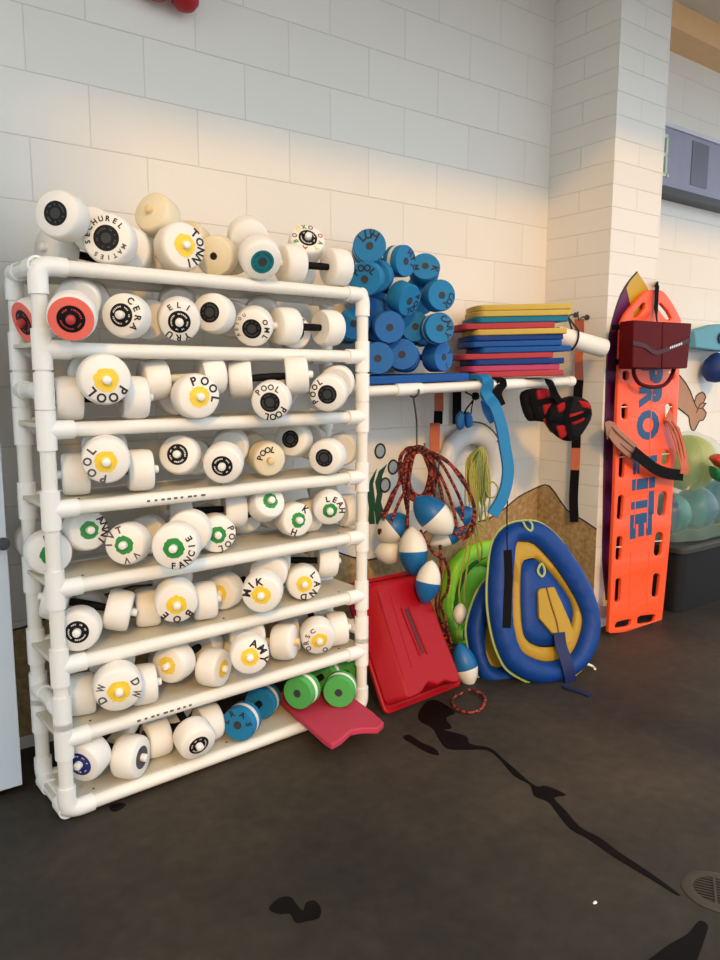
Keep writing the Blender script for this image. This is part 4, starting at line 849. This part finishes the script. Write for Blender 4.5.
MB().loft([[M3 @ (q+Vector((0, 0, -.02))) for q in pi_], [M3 @ (q+Vector((0, 0, .0))) for q in pi_], [M3 @ (q.lerp(c3, .6)+Vector((0, 0, .015))) for q in pi_]]).build('centre_panel', M_lg, f3, ang=70)
MB().tube([M3 @ (p+Vector((0, 0, .03))) for p in t3([(449, 625), (456, 590), (468, 566), (488, 555), (501, 556)])], .012, 8).build('green_band', mat('dark_green_vinyl', (40, 120, 40), .4), f3)
cushion([(p.x, p.y) for p in t3([(476, 585), (492, 566), (504, 562), (505, 585), (495, 612), (480, 622)])], M3 @ Matrix.Translation((0, 0, .062)), .03, M_tl, 'teal_panel', f3)
# black strip on a cord before the large float
ks = empty('black_strip', atd(507, 500, 3.05), 'black strip hanging on a cord in front of the large blue float', 'strap')
DK = 2.80
MB().tube([atd(507, 532, 3.085), atd(507, 540, 3.0), atd(507.5, 552, DK)], .003, 6).build('cord', M_strap, ks)
MB().ribbon([atd(507.5, 550, DK), atd(508.5, 575, DK-.01), atd(507.5, 600, DK-.02), atd(506.5, 628, DK-.04)], (-.6, -.8, 0), .03, .008, sub=3).build('strap_web', M_strap, ks)

# ---------------------------------------------------------------- spine board
B0 = Vector((3.40, 2.185, 0)); bl2 = math.atan2(2.262-2.185, 1.72)
MBd, tb = plane_frame(B0, 0.0, bl2)
bb = empty('spine_board', B0, 'bright orange plastic spine board standing against the pilaster', 'spine board')
outl = [(653, 290), (659, 290.5), (664, 294), (671, 304), (678, 317), (679.5, 324), (678.5, 350), (677, 393), (675, 430), (672, 481), (670, 515), (668, 543), (664, 585), (661, 614), (659, 624), (654, 627), (630, 631), (612, 633), (607.5, 632), (607.5, 626), (609.2, 590), (610.5, 555), (613, 500), (614.5, 447), (615.5, 410), (617.5, 371), (619.5, 330), (621, 321), (625, 313), (634, 302), (642, 293.5), (647, 290.5)]
def slot(x, y0, y1, wd=6.2, sl=0):
    p = []
    for i in range(7): a_ = PI+PI*i/6; p.append((x+sl+wd/2*math.cos(a_), y0+wd/2+wd/2*math.sin(a_)))
    for i in range(7): a_ = PI*i/6; p.append((x-sl+wd/2*math.cos(a_), y1-wd/2+wd/2*math.sin(a_)))
    return p
slots = [slot(624, 371, 380), slot(623, 404, 419), slot(620.5, 453, 477.5, 6, .5), slot(618.8, 495, 519.5, 6, .6), slot(617.5, 536, 560, 6, .6), slot(616.5, 578, 602, 6, .5), slot(670, 371, 380, 7), slot(667.5, 403.5, 420, 7.5), slot(664, 450.5, 465, 8, .4), slot(660.5, 491.5, 516, 8.5, .8), slot(657, 532, 556, 8, .8), slot(654.3, 573, 597, 7, .8)]
slots += [[(614, 623.5), (616.5, 621), (628, 618.8), (630.5, 620), (629.5, 624), (627, 626), (615, 628), (613, 626.5)], [(636, 617.5), (639, 615.5), (652, 614), (654.5, 616), (653, 620.5), (650, 622), (637.5, 624), (635.5, 622)],
          [(632, 313), (641, 303), (644, 303.5), (643.5, 308), (636, 317), (632, 318)], [(656, 305), (659, 303), (666, 311), (670, 318), (668, 320.5), (664, 319), (657, 310)]]
lo2 = [[(p.x, p.y) for p in tb(l)] for l in [outl]+slots]
lo2[0] = [(p.x, p.y) for p in catmull([Vector((x, y, 0)) for x, y in lo2[0]], 3, True)]
planar(lo2, MBd, .012, 'board_body', M_orange, bb, bevel=.005)
ZT = .0112
def rib(l): MB().tube([MBd @ (p+Vector((0, 0, ZT-.0015))) for p in tb(l)], .004, 6, sub=2).build('moulded_rib', M_orange, bb)
rib([(635.5, 455), (632, 528)]); rib([(650.5, 380), (648, 440), (645, 528)]); rib([(629, 550), (627, 609)]); rib([(647.5, 550), (644.5, 605)])
for x_, y_ in ((623, 407), (667.5, 407), (620.5, 457), (664, 454), (617.5, 547), (656.8, 541)):
    a_, b_ = [MBd @ (p+Vector((0, 0, .004))) for p in tb([(x_-4.2, y_+.3), (x_+4.4, y_-.3)])]; MB().cyl(a_, b_, .0028, n=8).build('strap_pin', M_fwhite, bb)
M_let = mat('blue_print', (16, 84, 136), .5)
def blet(ch, x0, x1, y0, y1):
    vs, fs, asp = glyph(ch+'b'); q = tb([(x0, (y0+y1)/2), (x1, (y0+y1)/2), ((x0+x1)/2, y0), ((x0+x1)/2, y1)])
    cu_, cv = (q[0].x+q[1].x)/2, (q[2].y+q[3].y)/2; W = q[1].x-q[0].x; Hh = q[2].y-q[3].y
    MB().add([MBd @ Vector((cu_+y*W, cv-x*Hh, ZT+.0006)) for x, y in vs], fs).build('lettering', M_let, bb)
for ch, x0, x1, y0, y1 in (('P', 639, 661, 362, 384), ('R', 637, 660, 387, 408), ('O', 634.5, 657.5, 410, 440), ('L', 631, 655, 456, 473), ('I', 630, 653, 478, 489), ('T', 629, 652, 492, 516), ('E', 628, 650, 513, 537)): blet(ch, x0, x1, y0, y1)
for l in ([(619, 403.5), (628, 402.5)],) if False else (): pass
# head immobiliser
hi = empty('head_immobilizer', onplane(655, 345, B0, MBd.to_3x3() @ Vector((0, 0, 1))), 'dark red head immobilizer block strapped on top of the orange spine board', 'head immobilizer')
def pq(l, h): return [MBd @ (p+Vector((0, 0, h))) for p in [Vector(((onplane(q[0], q[1], MBd @ Vector((0, 0, h)), MBd.to_3x3() @ Vector((0, 0, 1)))-(MBd @ Vector((0, 0, 0)))).dot(MBd.to_3x3() @ Vector((1, 0, 0))), (onplane(q[0], q[1], MBd @ Vector((0, 0, h)), MBd.to_3x3() @ Vector((0, 0, 1)))-(MBd @ Vector((0, 0, 0)))).dot(MBd.to_3x3() @ Vector((0, 1, 0))), 0)) for q in l]]
nz = MBd.to_3x3() @ Vector((0, 0, 1)); DH = .135
for l in ([(634, 320), (662.3, 321.8), (661.3, 368.5), (632.5, 368)], [(663, 321.8), (692, 323.3), (687.5, 368.3), (662, 368.5)]):
    MB().prism(pq(l, DH), -nz*(DH-.055)).build('foam_block', M_ored, hi, bevel=.006)
MB().prism(pq([(628, 322), (683, 324), (680, 367), (628, 367)], .052), -nz*.030).build('base_pad', M_blk2, hi, bevel=.004)
MB().ribbon(pq([(633, 343), (645, 346), (655, 352.5), (665, 350), (680, 344), (690, 340)], DH+.003), nz, .022, .003, sub=4).build('chin_strap', mat('maroon_webbing', (70, 8, 16), .6), hi)
tg_ = MB(); 
for k in range(7): tg_.add(pq([(670+k*1.8, 349-k*.65), (671.1+k*1.8, 348.6-k*.65), (671.4+k*1.8, 346.2-k*.65), (670.3+k*1.8, 346.6-k*.65)], DH+.0052), [(0, 1, 2, 3)])
tg_.build('strap_print', M_wht, hi)
MB().ribbon(pq([(657, 322)], .10)+pq([(656, 312), (656.5, 300)], .03)+pq([(657, 289), (658, 284.5)], .024)+pq([(658, 284)], -.03), nz, .03, .004, sub=4).build('head_strap', M_strap, hi)
for y in (327, 362): MB().ribbon(pq([(612, y+.5), (617, y), (625, y), (633, y)], .024), nz, .026, .006, sub=3).build('side_strap', M_strap, hi)
MB().tube(pq([(634, 366), (634, 374), (639, 383), (648, 386.5), (656, 387), (665, 384.5), (671, 377), (675, 366)], .07), .010, 8).build('lower_strap', M_ored, hi)
# body strap round the board
st = empty('body_strap', pq([(640, 460)], .03)[0], 'tan and black strap looped across the middle of the orange spine board', 'strap')
MB().ribbon(pq([(606, 431), (611, 430)], .022)+pq([(620, 440), (635, 453)], .05), nz, .085, .004, sub=4).build('tan_webbing', M_brown, st)
MB().ribbon(pq([(634, 452), (645, 461), (656, 469), (668, 473.5), (683, 475.5)], .075), nz, .058, .005, sub=4).build('black_webbing', M_strap, st)
MB().ribbon(pq([(684, 474), (684.5, 466)], .08)+pq([(680, 446), (675, 430)], .06)+pq([(669, 419), (667, 415)], .024), nz, .075, .004, sub=5).build('orange_webbing', M_ostrap, st)
for k in (-1, 1):
    MB().ribbon([p+nz*.003+Vector((.0, 0, k*.018)) for p in pq([(611, 430.5)], .02)+pq([(620, 440), (634, 452)], .05)], nz, .006, .002, sub=4).build('woven_stripe', mat('dark_stripe', (110, 62, 50), .8), st)
    MB().ribbon([p+nz*.003+Vector((k*.016, 0, 0)) for p in pq([(684, 470)], .08)+pq([(680, 446), (675, 430), (669, 421)], .062)], nz, .006, .002, sub=4).build('woven_stripe', mat('red_stripe', (176, 62, 44), .8), st)

# ---------------------------------------------------------------- black bin with bagged balls
bn = empty('storage_bin', (4.1, 2.35, 0), 'large black plastic bin behind the spine board at the right edge', 'bin')
def rrect(x0, x1, y0, y1, z, r=.05, k=4):
    out = []
    for cx_, cy_, a0 in ((x1-r, y1-r, 0), (x0+r, y1-r, 90), (x0+r, y0+r, 180), (x1-r, y0+r, 270)):
        for i in range(k+1): a_ = math.radians(a0+90*i/k); out.append(Vector((cx_+r*math.cos(a_), cy_+r*math.sin(a_), z)))
    return out
MB().loft([rrect(3.76, 4.76, 2.18, 2.60, .002), rrect(3.73, 4.80, 2.15, 2.63, .36), rrect(3.77, 4.76, 2.19, 2.59, .36), rrect(3.80, 4.73, 2.22, 2.56, .10)]).build('bin_body', M_bin, bn)
MB().loft([rrect(3.715, 4.82, 2.135, 2.65, .345), rrect(3.715, 4.82, 2.135, 2.65, .375), rrect(3.73, 4.80, 2.15, 2.63, .385), rrect(3.78, 4.76, 2.20, 2.59, .378)]).build('bin_lid', M_binr, bn, bevel=.004)
def ball(c, r, mats, name, label, n=24):
    mb = MB(); vs = []; fs = []
    for i in range(17):
        for j in range(n): vs.append(Vector(c)+Vector((max(1e-5, math.sin(PI*i/16))*math.cos(2*PI*j/n), max(1e-5, math.sin(PI*i/16))*math.sin(2*PI*j/n), math.cos(PI*i/16)))*r)
    for i in range(16):
        for j in range(n): fs.append((i*n+j, i*n+(j+1) % n, (i+1)*n+(j+1) % n, (i+1)*n+j)); mb.m.append((j//4) % len(mats))
    mb.v = [tuple(v) for v in vs]; mb.f = fs
    o = mb.build(name, mats, loc=c); return tag(o, label, 'ball')
M_by = mat('ball_yellow', (196, 190, 74), .35); M_by2 = mat('ball_lime', (170, 180, 70), .35); M_bt = mat('ball_teal', (34, 124, 130), .35); M_bb = mat('ball_blue', (30, 88, 132), .35)
ball((4.10, 2.37, .80), .163, [M_by, M_by2], 'beach_ball', 'yellow green beach ball uppermost in the clear bag')
ball((3.93, 2.37, .518), .123, [M_bt, M_bb], 'beach_ball', 'teal beach ball low in the clear bag next to the spine board'); ball((4.21, 2.37, .522), .128, [M_bb, M_bt], 'beach_ball', 'dark blue beach ball low in the clear bag at the right edge')
ball((4.50, 2.37, .532), .138, [M_bt, M_bb], 'beach_ball', 'blue beach ball at the far right of the clear bag')
def lerp_tab(t, tab):
    for (a_, x_), (b_, y_) in zip(tab, tab[1:]):
        if t <= b_: return x_+(y_-x_)*(t-a_)/(b_-a_)
    return tab[-1][1]
mb = MB(); rings = []
for i in range(17):
    t = i/16; z = .3885+.60*t; row = []
    kx = lerp_tab(t, ((0, .96), (.1, 1), (.44, 1), (.66, .50), (.83, .39), (.95, .2), (1, .05))); ky = lerp_tab(t, ((0, .9), (.1, 1), (.66, .96), (.83, .80), (.95, .42), (1, .1))); cx_ = lerp_tab(t, ((0, 4.225), (.44, 4.225), (.66, 4.11), (1, 4.10)))
    for j in range(48):
        a_ = 2*PI*j/48; w_ = 1.03+.03*math.sin(a_*9+i*1.1)+.015*math.sin(a_*17+i*2.7)
        row.append(Vector((cx_+.455*kx*math.copysign(abs(math.cos(a_))**.55, math.cos(a_))*w_, 2.37+.20*ky*math.copysign(abs(math.sin(a_))**.55, math.sin(a_))*w_, z)))
    rings.append(row)
M_bag = mat('clear_bag', (170, 208, 192), .15, .05, 8, .5, alpha=.2)
o = mb.loft(rings).build('plastic_bag', M_bag, loc=(4.14, 2.37, .3885)); tag(o, 'clear greenish plastic bag of balls standing on the black bin', 'bag')
sf = empty('water_toy', (4.50, 2.22, .80), 'green foam toy with orange red top behind the ball bag at the right edge', 'toy')
tq = atd(716, 474, 4.0)
M4, tt4 = pxframe(718, 470, 4.05)
cushion(tt4([(711, 466), (718, 469), (730, 468), (732, 484), (722, 483), (713, 478)]), M4, .10, mat('toy_green', (20, 140, 72), .4), 'green_body', sf); cushion(tt4([(711, 458), (718, 454), (730, 456), (730, 467), (719, 468), (714, 463)]), M4, .10, mat('toy_red', (220, 72, 34), .4), 'red_top', sf)
# blue things hanging on the wall, right edge
hb = empty('foam_block', at(708, 340, y=2.58), 'light blue foam block with a round hole hanging on the wall at the right edge', 'float')
q = [at(px, py, y=2.56) for px, py in ((695, 331), (706, 328), (720, 324), (735, 330), (735, 352), (712, 350), (696, 348))]
MB().prism(q, (0, .09, 0)).build('block_body', mat('aqua_foam', (104, 176, 200), .6), hb, bevel=.01)
MB().lathe([(.0001, 0), (.035, 0), (.035, .004)], Matrix.Translation(at(721, 338, y=2.553)) @ FACE, 20).build('hole', M_blk2, hb)
o = MB().tube([at(716, 352, y=2.57), at(716, 350, y=2.60), at(716, 345, y=2.68)], .006, 6)
ng = empty('mesh_bag', at(714, 366, y=2.58), 'dark blue mesh bag hanging below the light blue foam block', 'bag')
Mn = Matrix.Translation(at(716, 368, y=2.585)); 
MB().lathe([(.0001, -.095), (.05, -.085), (.082, -.04), (.085, .0), (.07, .05), (.04, .08), (.018, .095), (.0001, .10)], Mn, 24).build('bag_body', mat('mesh_blue', (26, 60, 136), .6, .4, 60), ng)
MB().tube([at(716, 358, y=2.585), at(716, 355.5, y=2.63), at(716, 354.5, y=2.68)], .005, 6).build('cord', M_strap, ng)

# scoreboard on the recessed wall
sb = empty('scoreboard', (4.8, 2.62, 2.55), 'grey scoreboard with pale green digit half hidden behind the pilaster', 'scoreboard')
MB().box((3.80, 2.61, 2.385), (6.2, 2.68, 2.725)).build('panel', mat('score_panel', (150, 148, 168), .45), sb)
MB().box((3.80, 2.595, 2.715), (6.2, 2.68, 2.737)).build('top_trim', mat('score_trim', (206, 208, 216), .4), sb); MB().box((3.80, 2.585, 2.345), (6.2, 2.68, 2.388)).build('bottom_trim', mat('score_trim_dark', (58, 56, 60), .45), sb)
MB().box((4.34, 2.606, 2.44), (4.52, 2.612, 2.69)).build('dark_window', mat('score_window', (124, 122, 142), .4), sb)
M_dig = mat('digit_green', (206, 222, 190), .5)
dg = MB(); x1 = at(668, 150, y=2.605).x; 
for bx in (((x1-.018, 2.57), (x1, 2.66)), ((x1-.018, 2.46), (x1, 2.555)), ((x1-.11, 2.655), (x1-.005, 2.675)), ((x1-.11, 2.553), (x1-.005, 2.573)), ((x1-.11, 2.445), (x1-.005, 2.465)), ((x1-.118, 2.57), (x1-.10, 2.66)), ((x1-.118, 2.46), (x1-.10, 2.555))): dg.box((bx[0][0], 2.604, bx[0][1]), (bx[1][0], 2.611, bx[1][1]))
dg.build('digit', M_dig, sb); MB().box((x1+.006, 2.604, 2.445), (x1+.022, 2.611, 2.462)).build('decimal_point', M_dig, sb)

# ---------------------------------------------------------------- white cabinet at the left edge
cb = empty('storage_cabinet', (.0, 2.5, 0), 'tall white cabinet at the left edge beside the rack', 'cabinet')
MB().box((-.55, 2.40, .025), (.43, 2.66, 1.95)).build('carcass', M_cab, cb, bevel=.004)
MB().box((-.06, 2.38, .028), (.428, 2.399, 1.945)).build('door', M_cab, cb, bevel=.003)
kd = [c for c in cb.children if c.name.startswith('door')][0]
kp_ = at(2, 543, y=2.38); MB().lathe([(.014, 0), (.014, .006), (.019, .012), (.019, .02), (.014, .025), (.0001, .026)], Matrix.Translation(kp_) @ FACE, 20).build('lock', M_grey, kd)
for x in (-.5, .36):
    for y in (2.43, 2.62): MB().cyl((x, y, 0), (x, y, .026), .02).build('foot', M_blk2, cb)
# red rescue tube high on the wall
rt_ = empty('rescue_tube', (1.09, 2.6, 2.75), 'red foam rescue tube hanging high on the wall, only its lower end in view', 'rescue tube')
for xx, zb, nm in ((1.045, 2.562, 'tube_arm'), (1.145, 2.552, 'tube_arm')):
    MB().lathe([(.0001, 0), (.03, .006), (.046, .025), (.05, .06), (.05, .42), (.03, .45), (.0001, .455)], Matrix.Translation((xx, 2.61, zb)), 20).build(nm, mat('rescue_red', (186, 26, 34), .5), rt_)
MB().tube([(1.045, 2.61, 2.99), (1.095, 2.62, 3.08), (1.145, 2.61, 2.985)], .012, 8).build('strap', M_strap, rt_)
hp = Vector((1.095, WY, 3.05)); o = MB().cyl(hp, hp+Vector((0, -.01, 0)), .016).tube([hp, hp+Vector((0, -.07, 0)), hp+Vector((0, -.085, .02))], .006, 8).build('wall_hook', M_grey, loc=hp); tag(o, 'metal wall hook above the red rescue tube', 'hook')
